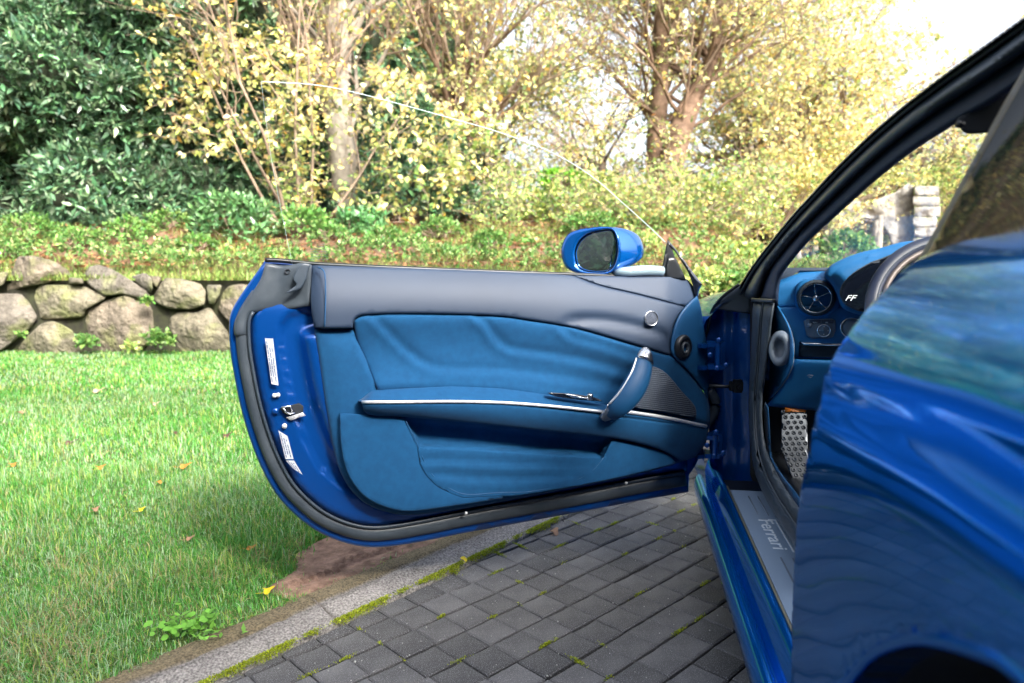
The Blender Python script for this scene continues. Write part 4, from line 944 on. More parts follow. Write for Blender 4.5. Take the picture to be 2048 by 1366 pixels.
uxc = unit(np.cross(fC.n, [0, 0, 1])); uxc = uxc if uxc[0] > 0 else -uxc; uyc = unit(np.cross(uxc, fC.n)); uyc = uyc if uyc[2] > 0 else -uyc
o_ = fC(np.array([(1689, 601)]), np.array([.024]))[0]
text_mesh('lettering', 'FF', .020, M['print'], dash, (o_, uxc, uyc, fC.n), shear=.45, thick=.0004, sx=1.22)
# switch panel on the dash
pn = pad('switch_plate', [(1607, 642), (1614, 638), (1664, 637), (1671, 641), (1671, 662), (1666, 674), (1655, 677), (1622, 677), (1613, 670)], fB, M['panelgrey'], dash, base=.009, r=3, hr=.003, depth=.02, step=10, sm=1)
for a, b in (((1619, 640), (1642, 647)), ((1643, 640), (1667, 647))):
    pad('button', [a, (b[0], a[1]), b, (a[0], b[1])], fB, M['grille'], dash, base=.0105, r=1.2, hr=.001, depth=.004, step=12, sm=0)
pc = lambda x, y, h: fB(np.array([(x, y)]), np.array([h]))[0]
text_mesh('lettering', 'AUTO', .0042, M['print'], dash, (pc(1625.5, 646, .0108), ux, (0, 0, 1), DNn), thick=.0001)
text_mesh('lettering', 'SET', .0042, M['print'], dash, (pc(1651, 646, .0108), ux, (0, 0, 1), DNn), thick=.0001)
lathe('joystick', pc(1620, 651, .009), DNn, [(.0074, 0), (.0074, .010), (.006, .013), (0, .0135)], M['panelgrey'], dash, 18)
lathe('round_switch', pc(1648, 661, .009), DNn, [(.0185, 0), (.0180, .006), (.0155, .0075), (.0145, .006), (.0140, .004)], M['chrome'], dash, 28)
lathe('round_switch', pc(1648, 661, .009), DNn, [(.0145, .004), (.006, .006), (.0055, .009), (0, .010)], M['panelgrey'], dash, 24)
for a in range(4):
    d_ = ux*math.cos(a*math.pi/2)+np.array([0, 0, 1])*math.sin(a*math.pi/2); mesh('switch_mark', *boxVF(pc(1648, 661, .0145)+d_*.0105, ux*.0013, (0, 0, .0013), DNn*.0004), M['print'], dash)
lathe('light_switch', pc(1703, 655, .004), DNn, [(.029, 0), (.029, .010), (.026, .013), (.024, .011), (.023, .008)], M['chrome'], dash, 28)
lathe('light_switch', pc(1703, 655, .004), DNn, [(.0235, .006), (.020, .018), (.018, .020), (0, .020)], M['panelgrey'], dash, 28)
sweep('dash_strip', [pc(1599, 686, .014), pc(1610, 688, .016), pc(1700, 690, .016)], (.003, .004), M['chrome'], dash, seg=8, sm=0)
pad('dash_recess', [(1599, 690), (1720, 692), (1720, 716), (1597, 714)], fB, M['black'], dash, base=.0105, r=2, hr=.002, depth=.01, step=10, sm=0)
# knee panel below
fK = plane_fn(at(1620, 770, 1.90), unit(np.array([-.35, -.92, -.35])))
pad('knee_panel', [(1588, 718), (1588, 718), (1700, 722), (1760, 900), (1640, 822), (1640, 822), (1530, 812), (1530, 812), (1552, 788), (1578, 752)], fK, M['lit_dash_leather'], dash, base=0, r=8, hr=.01, depth=.05, step=10, relief=lambda U, d: -.02*np.clip((U[:, 1]-730)/80, 0, 1), sm=1)
sweep('knee_badge', fK(np.array([(1614, 752), (1618, 750), (1626, 751), (1622, 755), (1617, 754)]), np.full(5, .001)), .0008, M['panelgrey'], dash, seg=5, sm=0)
# end cap with its round buffer
pad('dash_end_cap', [(1540, 604), (1549, 602), (1568, 630), (1582, 660), (1588, 692), (1586, 728), (1572, 760), (1550, 788), (1528, 814), (1528, 814), (1524, 790), (1532, 700)], fE, M['lit_dash_leather'], dash, base=.012, r=6, hr=.008, depth=.04, step=9, sm=2)
sweep('cap_seam', fE(smooth([(1547, 604), (1568, 632), (1582, 662), (1588, 692), (1586, 728), (1572, 760), (1550, 788)], 3, False), np.full(19, .006)), .0012, M['panelgrey'], dash, seg=5, sm=0)
ec = fE(np.array([(1561, 697)]), np.array([.030]))[0]; en = unit(np.array([-.72, -.69, 0]))
lathe('end_buffer', ec, en, [(.046, -.004), (.046, .006), (.040, .014), (.030, .015), (.024, .008), (.022, -.004), (0, -.006)], M['panelgrey'], dash, 36, sx=.62)
# footwell
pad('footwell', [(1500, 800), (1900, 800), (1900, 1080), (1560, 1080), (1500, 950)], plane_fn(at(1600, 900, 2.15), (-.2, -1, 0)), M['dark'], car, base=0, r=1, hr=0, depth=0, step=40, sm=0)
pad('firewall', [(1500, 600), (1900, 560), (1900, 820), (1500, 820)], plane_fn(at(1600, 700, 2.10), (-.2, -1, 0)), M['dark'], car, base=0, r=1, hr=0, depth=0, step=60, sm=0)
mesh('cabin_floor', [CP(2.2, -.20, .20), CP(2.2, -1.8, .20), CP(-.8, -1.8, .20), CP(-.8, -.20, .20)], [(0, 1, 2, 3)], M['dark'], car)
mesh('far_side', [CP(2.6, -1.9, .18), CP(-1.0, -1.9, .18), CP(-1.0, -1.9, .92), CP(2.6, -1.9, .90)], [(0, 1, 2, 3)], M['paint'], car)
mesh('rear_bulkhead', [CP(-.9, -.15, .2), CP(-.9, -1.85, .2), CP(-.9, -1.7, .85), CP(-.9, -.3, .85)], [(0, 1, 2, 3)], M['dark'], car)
fF = plane_fn(at(1590, 890, 1.92), unit(np.array([-.15, -.80, .45])))
M['foot'] = material('brushed_foot_plate', (.13, .14, .155), .32, 1.)
fp = pad('foot_rest', [(1563, 818), (1614, 818), (1618, 960), (1604, 985), (1596, 980), (1580, 945), (1562, 897)], fF, M['foot'], car, base=0, r=2, hr=.002, depth=.004, step=12, sm=0)
fpo = np.array([(1563, 818), (1614, 818), (1618, 960), (1604, 985), (1580, 945), (1562, 897)], float)
k = 0
for j in range(16):
    for i in range(7):
        x = 1566+i*12.6+(j % 2)*6; y = 824+j*10.6-i*.3
        x += -j*.9
        if pip(np.array([[x, y]]), fpo)[0] and dist(np.array([[x, y]]), fpo)[0][0] > 3:
            lathe('dimple', fF(np.array([(x, y)]), np.array([.000]))[0], fF.n, [(.0062, 0), (.0050, .0032), (.0036, .0036), (.0030, .001), (0, .0005)], M['foot'], fp, 12)
pad('foot_rest_reflection', [(1570, 815), (1612, 815), (1612, 824), (1570, 824)], fF, M['orange'], car, base=.006, r=1, hr=.001, depth=.004, step=12, sm=0)  # warm reflection at the top of the foot rest, painted as an orange strip

# ---- steering wheel
swc = at(1922, 634, 1.50); ax = unit(-CA+np.array([0, 0, .42])); u_ = unit(np.cross(ax, [0, 0, 1])); v_ = np.cross(u_, ax); v_ = v_ if v_[2] > 0 else -v_
th = np.linspace(0, 2*math.pi, 49)[:-1]; Rw = .178
rim = np.array([swc+(u_*math.cos(t)+v_*math.sin(t))*Rw for t in th]); rout = (rim-swc)/Rw
sw = sweep('steering_wheel', rim, (.0140, .0165), M['wheel'], car, seg=18, up=rout, closed=True, sm=0)
sweep('wheel_seam', np.array([swc+ax*.0135+(u_*math.cos(t)+v_*math.sin(t))*(Rw-.004) for t in th]), .0013, M['navy'], sw, seg=5, up=rout, closed=True, sm=0)
sweep('wheel_insert', np.array([swc+ax*.008+(u_*math.cos(t)+v_*math.sin(t))*(Rw-.017) for t in th]), (.009, .006), M['taupe'], sw, seg=10, up=rout, closed=True, sm=0)
for a in (180, 0, 270):
    d_ = u_*math.cos(R(a))+v_*math.sin(R(a)); sweep('spoke', [swc+d_*.05, swc+d_*.10+ax*.004, swc+d_*.165], np.array([(.03, .012), (.022, .010), (.028, .008)]), M['taupe'], sw, seg=12, up=ax)
lathe('wheel_hub', swc, ax, [(.075, -.02), (.075, .01), (.06, .022), (.03, .028), (0, .030)], M['wheel'], sw, 30)
lathe('steering_column', swc-ax*.16, ax, [(.05, -.15), (.045, .14)], M['black'], sw, 20)
lathe('turn_stalk', swc-ax*.04-u_*.02, -u_*1.0+v_*.15, [(.006, 0), (.007, .15), (.0, .152)], M['black'], sw, 10)

# ---- rear quarter: surface t(s, z)
zz = np.linspace(.1, 1.2, 441)
tz_ = np.interp(zz, [.15, .22, .27, .34, .45, .60, .74, .84, .90, .95, .99, 1.02, 1.04, 1.10], [-.01, .0, -.008, -.020, -.012, .004, .024, .036, .028, .004, -.040, -.095, -.15, -.33])
kk = np.exp(-.5*(np.arange(-20, 21)/7.)**2); kk /= kk.sum(); tz_ = np.convolve(np.pad(tz_, 20, 'edge'), kk, 'valid')
def TQ(s, z):
    a = np.clip((.95-s)/.7, 0, 1); a = a*a*(3-2*a)
    b = np.clip((1.0-s)/.9, 0, 1.6)
    return np.interp(z-.022*b, zz, tz_)+.014*a*np.exp(-((z-.80)/.2)**2)-.010*np.exp(-((z-(.885-.05*np.clip((s-.45)/.5, 0, 1)))/.022)**2)
def hitQ(x, y):
    d = ray(x, y)
    for Y in np.linspace(.25, 2.2, 1200):
        p = CAMP+d*(Y/d[1]); q = p-CO; s, t = q@CA, q@CN
        if p[2] < .15: break
        if t < TQ(s, p[2]): return s, p[2]
    return None
EDGE = [(1858, 506), (1830, 515), (1800, 541), (1775, 570), (1740, 610), (1700, 660), (1662, 718), (1640, 790), (1628, 840), (1620, 880), (1608, 930), (1598, 985), (1591, 1050), (1586, 1140), (1582, 1240), (1579, 1366)]
E_ = [hitQ(*p) for p in EDGE]; E_ = [e for e in E_ if e]
print('EDGE', [tuple(np.round(e, 3)) for e in E_]); print('ARCH', [hitQ(*p) for p in ((1695, 1366), (1735, 1315), (1790, 1285), (1850, 1278), (1950, 1302), (2040, 1355))])
E_.sort(key=lambda e: -e[1]); zs = [e[1] for e in E_][::-1]; ses = [e[0] for e in E_][::-1]
def se(z): return np.interp(z, zs, ses)
AH_ = [hitQ(*p) for p in ((1680, 1385), (1695, 1360), (1735, 1312), (1790, 1285), (1850, 1278), (1950, 1302), (2040, 1355))]
print('ARCH', AH_)
AH_ = [(max(AH_[0][0], AH_[1][0])+.045, .30), (max(AH_[0][0], AH_[1][0])+.035, .42)]+[a for a in AH_ if a]; AS, AZ, AR = AH_[-1][0]-.05, .335, .40
ar = [tuple(p) for p in smooth(AH_+[(AS-(a-AS), b) for a, b in AH_[::-1]], 3, False)]
ztop = 1.06
ol = [(se(z)-(.0 if z < 1.0 else (z-1.0)*.3), z) for z in np.linspace(ztop, .30, 44)]
ol += [(ar[0][0]+.01, .29)]+ar+[(ar[-1][0]-.02, .29), (-1.1, .29), (-1.1, ztop)]
def fQu(U, h): return CPa(U[:, 0], TQ(U[:, 0], U[:, 1])+h, U[:, 1])
qp = pad('rear_quarter', ol, fQu, M['paint'], car, base=0, r=.006, hr=.004, depth=.045, step=.018, sm=0)
# rolled lip of the wheel arch, liner, wheel
al = np.array(ar); W = fQu(al, np.full(len(al), -.004)); sweep('arch_lip', W, (.006, .006), M['paint'], car, seg=8, sm=0)
V = np.vstack([fQu(al, np.full(len(al), -.01)), fQu(al, np.full(len(al), -.40))]); n = len(al)
mesh('wheel_well', V, [(i, i+1, n+i+1, n+i) for i in range(n-1)], M['dark'], car)
wheel = lathe('rear_wheel', CP(AS, -.16, .345), CN, [(.20, .10), (.245, .115), (.255, .125), (.30, .13), (.335, .115), (.347, .08), (.347, -.12), (.30, -.14)], M['tyre'], car, 48)
V, Fc = joinVF([latheVF(CP(AS, -.16, .345), CN, [(.245, .112), (.235, .118), (.225, .08), (.07, .05), (.05, .06), (0, .06)], 40)])
mesh('rim', V, Fc, M['panelgrey'], wheel)
# rear side glass
def fQg(U, h):
    d = rays(U); x0 = .352+.08*np.clip((520-U[:, 1])/350, -.3, 1.4)-h
    return CAMP+d*(x0/(d[:, 0]-CT*d[:, 1]))[:, None]
pad('quarter_glass', [(2052, 150), (2020, 205), (1985, 268), (1940, 350), (1900, 424), (1852, 512), (1830, 552), (2500, 552), (2500, 60), (2100, 60)], fQg, M['dark_glass'], car, base=0, r=4, hr=.001, depth=.01, step=30, sm=0, relief=lambda U, d: .012*np.exp(-(d/45)))
ed = np.array([(2085, 95), (2052, 150), (2020, 205), (1985, 268), (1940, 350), (1900, 424), (1852, 512), (1825, 562)])
pad('glass_border', np.vstack([ed-[9, 4], (ed+[5, 2])[::-1]]), fQg, M['rubber2'], car, base=.004, r=4, hr=.004, depth=.04, step=16, sm=2)

# ------------------------------------------------------------------ vegetation
def rdir(n): return unit(RNG.normal(0, 1, (n, 3)))
def clusters(C, D, k, L, W, base, jit=.3, spread=.9, droop=.0, lj=.25):
    n = len(C); C = np.repeat(C, k, 0); A = np.repeat(unit(D), k, 0)
    d = unit(A*.75+rdir(n*k)*spread+[0, 0, -droop]); P = C+A*RNG.uniform(-.6, .6, (n*k, 1))*L*.9+d*L*.1
    N = unit(np.cross(d, rdir(n*k))*.6+[0, -.1, .7]+A*.3)
    Ls = L*np.clip(RNG.normal(1, lj*1.3, n*k), .35, 1.7)
    if callable(base): col = base(P)
    else: col = hsv_jit(base, n*k, jit, .08)
    return leavesVF(P, d, N, Ls, Ls*W/L, col)
def mixcol(opts, jit=.25):
    cs = np.array([c for c, _ in opts]); w_ = np.array([x for _, x in opts], float); w_ /= w_.sum()
    def f(P):
        n = len(P); i = RNG.choice(len(cs), n, p=w_); k = RNG.normal(1, jit, (n, 1)).clip(.4, 1.8)
        return (cs[i]*k*(1+RNG.normal(0, .08, (n, 3)))).clip(.003, .95)
    return f
LAUREL = mixcol([((.08, .175, .085), 5), ((.14, .26, .13), 3), ((.25, .34, .21), 2.0), ((.05, .11, .065), 2.6)], .35)
YEL = mixcol([((.74, .62, .24), 4), ((.74, .70, .38), 3), ((.48, .54, .16), 3), ((.65, .38, .08), .5)])
YGRN = mixcol([((.30, .42, .11), 4), ((.54, .56, .20), 3), ((.17, .29, .09), 3), ((.62, .52, .18), 1.2)])
PALE = mixcol([((.66, .62, .32), 4), ((.70, .60, .20), 3), ((.38, .46, .18), 3), ((.24, .34, .12), 1.6), ((.64, .42, .14), .8)])
GREEN = mixcol([((.09, .22, .05), 4), ((.16, .31, .07), 4), ((.26, .38, .12), 2)])
OLIVE = mixcol([((.10, .15, .05), 4), ((.18, .24, .07), 3), ((.34, .36, .12), 2)])

def grow(base, d, L, r, lev, rng, nseg=4, kids=(3, 5), ang=(.35, .9), up=.12, wig=.18, shrink=(.5, .75), out=None, tips=None, start=.3):
    if out is None: out, tips = [], []
    p = np.array(base, float); d = unit(np.array(d, float)); pts = [p]
    for i in range(nseg):
        d = unit(d+rng.normal(0, wig, 3)*(.6 if lev > 2 else 1)+[0, 0, up]); q = p+d*L/nseg
        ra, rb = r*(1-.6*i/nseg), r*(1-.6*(i+1)/nseg); out.append((p, q, ra, rb)); p = q; pts.append(p)
        if lev <= 1: tips.append((q, d))
    if lev > 0:
        for k in range(rng.integers(*kids)):
            t = rng.uniform(start, 1)*nseg; i = min(int(t), nseg-1); b = pts[i]+(pts[i+1]-pts[i])*(t-i)
            ax = unit(rng.normal(0, 1, 3)); nd = unit(np.cross(d, ax)); a = rng.uniform(*ang)
            grow(b, d*math.cos(a)+nd*math.sin(a), L*rng.uniform(*shrink), r*.5*(1-.4*t/nseg), lev-1, rng, max(3, nseg-1), kids, ang, up, wig, shrink, out, tips, .2)
    return out, tips
def prisms(segs, sides=5):
    P0 = np.array([s[0] for s in segs]); P1 = np.array([s[1] for s in segs]); r0 = np.array([s[2] for s in segs])[:, None]; r1 = np.array([s[3] for s in segs])[:, None]
    T = unit(P1-P0); a = np.where(np.abs(T[:, 2:3]) < .9, [[0, 0, 1.]], [[1., 0, 0]]); U = unit(np.cross(T, a)); W = np.cross(T, U); n = len(segs)
    V = np.empty((n, 2*sides, 3))
    for k in range(sides):
        t = 2*math.pi*k/sides; o = U*math.cos(t)+W*math.sin(t); V[:, k] = P0+o*r0; V[:, sides+k] = P1+o*r1
    i = np.arange(n)*2*sides; Fq = np.concatenate([np.c_[i+k, i+(k+1) % sides, i+sides+(k+1) % sides, i+sides+k] for k in range(sides)])
    return V.reshape(-1, 3), Fq
def tree(label, cat, base, segs, bark, leaves, leafmat=None, group=None, name='tree', crown='crown'):
    t = empty(name, base, label=label, category=cat)
    if group: t['group'] = group
    big = [s for s in segs if s[2] > .03]; small = [s for s in segs if s[2] <= .03]
    if big: V, Fq = prisms(big, 9); mesh('trunk', V, Fq, bark, t)
    if small: V, Fq = prisms(small, 4); mesh('branches', V, Fq, M['twig'], t)
    if leaves: leaf_obj(crown, leaves, leafmat or M['leaf'], t)
    return t
def gz(x, y, Y): return at(x, y, Y)
def onbank(px, Y, dz=0.):
    X = (px-1024)/F*Y*1.0; return np.array([X, Y, float(zb(Y, X))+dz])

# laurel hedge, left
def hedge(name, label, x0, x1, y0, z0, z1, ncl, k, L, W, colf, depth=.9, face=-1, seed=0, mat=None, curve=0.):
    n = ncl; x = RNG.uniform(x0, x1, n); z = z0+(z1-z0)*RNG.random(n)
    def ys(x, z): return y0+curve*np.maximum(0, x-(x1-2.0))**2 - face*-1*(.55*vnoise(np.c_[x, z, x*0], .9, seed)+.35*vnoise(np.c_[x, z, x*0], 2.3, seed+4)+.15*vnoise(np.c_[x, z, x*0], 5, seed+8))*depth
    y = ys(x, z)+face*-1*RNG.exponential(.16, n)
    e = .08; gx_ = (ys(x+e, z)-ys(x-e, z))/(2*e); gz_ = (ys(x, z+e)-ys(x, z-e))/(2*e)
    D = np.c_[gx_*1.0, np.full(n, -1.0), gz_]*(-face) if face > 0 else np.c_[gx_, np.full(n, -1.), gz_]
    D = unit(D)+[0, 0, .45]+rdir(n)*.35
    e_ = empty(name, ((x0+x1)/2, y0, z0), label=label, category='hedge')
    leaf_obj('foliage', [clusters(np.c_[x, y, z], D, k, L, W, colf)], mat or M['laurel'], e_)
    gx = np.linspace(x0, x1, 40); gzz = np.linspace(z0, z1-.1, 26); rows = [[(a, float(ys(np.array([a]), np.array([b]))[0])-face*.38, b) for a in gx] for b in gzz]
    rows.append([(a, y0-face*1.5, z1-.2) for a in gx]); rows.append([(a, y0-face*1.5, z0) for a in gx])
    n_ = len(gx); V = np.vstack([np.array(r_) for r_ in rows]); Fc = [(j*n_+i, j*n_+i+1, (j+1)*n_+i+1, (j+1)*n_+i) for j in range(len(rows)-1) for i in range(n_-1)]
    mesh('inner_shade_core', V, Fc, M['shade'], e_); return e_  # solid dark sheet added for the shade behind the leaves, also stops the sun
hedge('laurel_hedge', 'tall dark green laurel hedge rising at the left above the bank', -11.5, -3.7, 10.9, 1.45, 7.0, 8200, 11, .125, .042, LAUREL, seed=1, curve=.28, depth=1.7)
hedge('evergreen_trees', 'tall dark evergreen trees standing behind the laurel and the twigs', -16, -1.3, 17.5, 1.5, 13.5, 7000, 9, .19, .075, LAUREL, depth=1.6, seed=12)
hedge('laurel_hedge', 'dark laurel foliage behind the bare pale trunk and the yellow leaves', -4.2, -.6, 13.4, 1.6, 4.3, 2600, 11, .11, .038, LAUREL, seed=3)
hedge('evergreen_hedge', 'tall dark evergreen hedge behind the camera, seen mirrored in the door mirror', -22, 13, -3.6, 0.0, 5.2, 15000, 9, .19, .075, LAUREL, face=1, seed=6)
def bush(name, label, c, rad, ncl, k, L, W, colf, mat=None, cat='shrub', base_z=None, twigs=0, group=None):
    c = np.array(c, float); d = rdir(ncl); d[:, 2] = np.abs(d[:, 2])*1.0-.25; r_ = RNG.uniform(.35, 1, ncl)**.5; lump = 1+.22*vnoise(d, 2.6, c[0])
    C = c+d*np.array(rad)*(r_*lump)[:, None]
    e_ = empty(name, (c[0], c[1], c[2]-rad[2]*.3), label=label, category=cat)
    if group: e_['group'] = group
    segs = []
    rng = np.random.default_rng(int(abs(c[0]*100))+1)
    for q in C[RNG.choice(ncl, min(ncl, 26+twigs))]: 
        b = c+[rng.normal(0, .04), rng.normal(0, .04), -rad[2]*.5]; m_ = (b+q)/2+rng.normal(0, .06, 3)*rad[0]; segs += [(b, m_, .014, .009), (m_, q, .009, .004)]
    V, Fq = prisms(segs, 4); mesh('stems', V, Fq, M['twig'], e_)
    leaf_obj('foliage', [clusters(C, d+[0, 0, .4], k, L, W, colf)], mat or M['leaf'], e_); return e_
bush('laurel_bush', 'small round laurel bush on the bank left of the open door', at(470, 455, 9.6), (.62, .5, .62), 330, 9, .085, .034, mixcol([((.07, .17, .06), 4), ((.12, .25, .09), 3), ((.2, .33, .15), 1)]), M['laurel'])
bush('laurel_bush', 'low fresh green bush at the foot of the glass edge', at(612, 452, 9.6), (.34, .35, .34), 130, 9, .07, .035, GREEN, M['laurel'])
bush('laurel_bush', 'upright bright green laurel sapling in front of the big pale trunk', at(722, 470, 9.9), (.38, .35, .5), 170, 9, .085, .034, mixcol([((.08, .22, .07), 4), ((.14, .32, .12), 3)]), M['laurel'])
bush('laurel_bush', 'bluish green laurel bush seen through the lower window glass', at(815, 400, 11.2), (.95, .6, .95), 420, 9, .10, .036, LAUREL, M['laurel'])
bush('leafy_bush', 'vivid green rounded bush glowing among the yellow shrubs', at(1122, 362, 12.0), (.42, .4, .30), 190, 9, .055, .035, mixcol([((.16, .42, .03), 4), ((.3, .5, .05), 2)]))
for i, (px, py, Y, rx, rz, n_, cf, lb) in enumerate([
    (960, 450, 11.4, .85, .75, 420, YGRN, 'yellow green shrub just left of the door mirror'), (1085, 440, 11.2, .8, .7, 420, YGRN, 'mottled green and yellow shrub above the door mirror'),
    (1215, 430, 11.8, .9, .85, 480, YGRN, 'shrub with small yellow leaves right of the door mirror'), (1325, 470, 10.8, .7, .55, 300, PALE, 'pale tangled shrub at the foot of the forked tree'),
    (1430, 430, 12.0, 1.0, .9, 520, YGRN, 'large pale green shrub between the forked tree and the car pillar'), (1560, 400, 13.0, 1.2, 1.0, 520, PALE, 'broad yellowish shrub partly behind the car pillar'),
    (1450, 520, 9.6, .7, .35, 240, YGRN, 'low scrub beside the gap between door and car'), (1040, 505, 9.6, .55, .28, 150, GREEN, 'low green weeds mound behind the belt line of the door'),
    (1700, 350, 15.0, 1.5, 1.3, 520, PALE, 'pale sunlit bush seen above the stone arch through the windscreen'), (1690, 500, 12.0, .45, .42, 200, GREEN, 'green bush in front of the stone arch'),
    (1900, 420, 16.0, 1.4, 1.5, 420, YGRN, 'greenish bush right of the stone arch')]):
    bush('shrub', lb, at(px, py, Y), (rx, .6, rz), n_, 9, .062, .045, cf)
for px, lb in ((1410, 'low yellowish scrub in the gap right of the door'), (1480, 'low green scrub next to the base of the car pillar')):
    bush('shrub', lb, at(px, 575, 7.7), (.32, .3, .26), 130, 9, .05, .03, GREEN if px > 1450 else YGRN)
def sprays(poly, Y0, Y1, n, k, L, W, colf, seed, dens=.8, tw=.45, flow=(0, 0)):
    rng = np.random.default_rng(seed); poly = np.array(poly, float); lo, hi = poly.min(0), poly.max(0); P = []
    while len(P) < n:
        q = rng.uniform(lo, hi, (n, 2)); q = q[pip(q, poly)]; d_ = vnoise(np.c_[q, q[:, :1]*0], .022, seed)+.6*vnoise(np.c_[q, q[:, :1]*0], .06, seed+2)
        q = q[rng.random(len(q)) < np.clip(.55+dens*d_, 0.03, 1)]; P += [at(a, b, rng.uniform(Y0, Y1)) for a, b in q]
    P = [p for p in P[:n] if not (690 < 1024+F*p[0]/p[1] < 756 and rng.random() < .72)]; segs = []; C = []; D = []
    for p in P:
        d = unit(rng.normal(0, 1, 3)*[1, .6, .7]+[flow[0], 0, flow[1]]); p = p-d*tw*.5; q = p; m_ = 4
        for i in range(m_):
            d = unit(d+rng.normal(0, .22, 3)-[0, 0, .08]); r2 = q+d*tw/m_; segs.append((q, r2, .006*(1-i*.2), .006*(1-(i+1)*.2))); q = r2; C += [q]; D += [d]
    return segs, clusters(np.array(C), np.array(D), k, L, W, colf, spread=1.2, droop=.35)
rb = random.Random(9)
for i, (px, Y, sz, cf, lb) in enumerate([(60, 9.6, .34, GREEN, 'leafy green clump on the bank at the far left'), (150, 8.9, .30, GREEN, 'pale nettle clump above the first boulder'), (250, 9.3, .34, GREEN, 'light green nettle clump left of the small laurel bush'),
    (340, 10.0, .30, GREEN, 'green clump between the laurel hedge and the small laurel bush'), (20, 8.5, .22, GREEN, 'small weedy clump over the wall at the left edge'), (395, 8.8, .22, GREEN, 'low nettle clump above the angular boulder'),
    (660, 9.4, .24, GREEN, 'low green clump behind the etched mark in the glass'), (770, 9.0, .26, GREEN, 'low green weeds behind the left part of the door top'), (880, 9.5, .30, GREEN, 'weedy clump behind the middle of the door top'),
    (980, 8.9, .24, GREEN, 'low weeds just left of the mirror housing'), (1270, 8.8, .30, YGRN, 'yellow green weeds right of the mirror housing'), (1180, 9.6, .36, GREEN, 'green weeds directly above the mirror housing')]):
    z_ = 533-F*(float(zb(Y, (px-1024)/F*Y))+sz*.45-1)/Y
    bush('nettle_clump', lb, at(px, z_, Y), (sz*1.1, sz*.8, sz*.7), int(110*sz/.3), 8, .05, .026, cf)
bush('laurel_bush', 'dark green laurel mass behind the glass right of the pale trunk', at(830, 300, 11.5), (.75, .5, 1.15), 520, 10, .11, .04, LAUREL, M['laurel'])
bush('laurel_bush', 'low dark laurel at the foot of the reddish twiggy tree', at(930, 420, 11.0), (.6, .5, .55), 260, 10, .09, .036, LAUREL, M['laurel'])
# yellow hazel in front
rng = np.random.default_rng(3); segs = []; tips = []
for px, a, L in ((585, -.30, 3.6), (612, -.02, 3.8), (625, .12, 3.2), (600, -.5, 2.8), (640, .75, 2.6), (575, -.65, 3.0)):
    b = onbank(px, 10.4, -.1); s_, t_ = grow(b, (a, -.1, 1), L, .028, 3, rng, 5, (3, 6), (.3, .85), .05, .13); segs += s_; tips += t_
TP = np.array([t[0] for t in tips]); TD = np.array([t[1] for t in tips]); kp = (RNG.random(len(TP)) < .55) & (TP[:, 1] > 8.8); TP, TD = TP[kp], TD[kp]
sg, sl = sprays([(290, 130), (400, 70), (520, 40), (700, 120), (1000, 190), (1010, 300), (900, 420), (760, 440), (660, 400), (560, 440), (520, 330), (440, 300), (330, 290)], 9.7, 11.3, 440, 2, .085, .062, YEL, 3); segs += sg
sg, sl2 = sprays([(500, 240), (1000, 260), (960, 440), (680, 460), (540, 450)], 9.9, 11.3, 210, 2, .08, .06, YGRN, 5); segs += sg
tree('yellow leaved hazel with thin stems in front of the laurel hedge', 'tree', onbank(625, 10.4), segs, M['twig'], [clusters(TP, TD, 3, .085, .062, YEL, spread=1.2, droop=.3), sl, sl2], name='hazel_tree')
# big pale trunk
rng = np.random.default_rng(8); b = onbank(708, 12.2, -.2); segs = []; p = b.copy(); r_ = .30
for i in range(12):
    q = p+[rng.normal(.0, .035), rng.normal(0, .03), .62]; segs.append((p, q, r_*.86, r_*.83)); p = q; r_ *= .965
tips = []
for i in range(30):
    h_ = rng.uniform(1.6, 6.5); a = rng.uniform(0, 2*math.pi); bb = b+[0, 0, h_]; s_, t_ = grow(bb, (math.cos(a)*.9, math.sin(a)*.5-.15, rng.uniform(.5, 1.2)), rng.uniform(1.8, 3.2), .05, 2, rng, 5, (4, 8), (.25, .8), .10, .13); segs += s_; tips += t_
TP = np.array([t[0] for t in tips]); TD = np.array([t[1] for t in tips]); sg, sl = sprays([(420, -40), (1120, -40), (1150, 120), (1060, 260), (800, 230), (560, 200), (470, 90)], 11.2, 13.2, 620, 2, .075, .055, PALE, 7, flow=(0, .5)); segs += sg
kp = RNG.random(len(TP)) < .30
tree('big tree with a thick pale trunk and a tangle of pinkish twigs', 'tree', b, segs, M['bark_pale'], [sl, clusters(TP[kp], TD[kp], 3, .075, .055, PALE, spread=1.2, droop=.3)])
# twiggy tree behind the glass
rng = np.random.default_rng(12); b = onbank(905, 12.6, -.2); segs = []; tips = []; p = b.copy(); r_ = .17
for i in range(6):
    q = p+[rng.normal(.04, .05), rng.normal(0, .03), .5]; segs.append((p, q, r_*.75, r_*.70)); p = q; r_ *= .94
sg, sl = sprays([(820, 160), (1230, 60), (1260, 260), (1180, 330), (1000, 420), (840, 460)], 11.6, 13.2, 380, 2, .07, .05, PALE, 9, flow=(.3, .3)); segs += sg
for i in range(20):
    a = rng.uniform(-.6, 1.4); h_ = rng.uniform(1.3, 2.9); s_, t_ = grow(b+[.1*h_*.4, 0, h_], (math.sin(a)*1.1, -.2+rng.normal(0, .3), math.cos(a)*.9+.15), rng.uniform(1.8, 3.0), .045, 2, rng, 5, (4, 8), (.2, .6), .07, .11); segs += s_; tips += t_
TP = np.array([t[0] for t in tips]); TD = np.array([t[1] for t in tips]); kp = RNG.random(len(TP)) < .28
tree('twiggy tree with sprays of bare reddish shoots right of the pale trunk', 'tree', b, segs, M['bark_red'], [sl, clusters(TP[kp], TD[kp], 3, .07, .05, PALE, spread=1.2, droop=.3)])
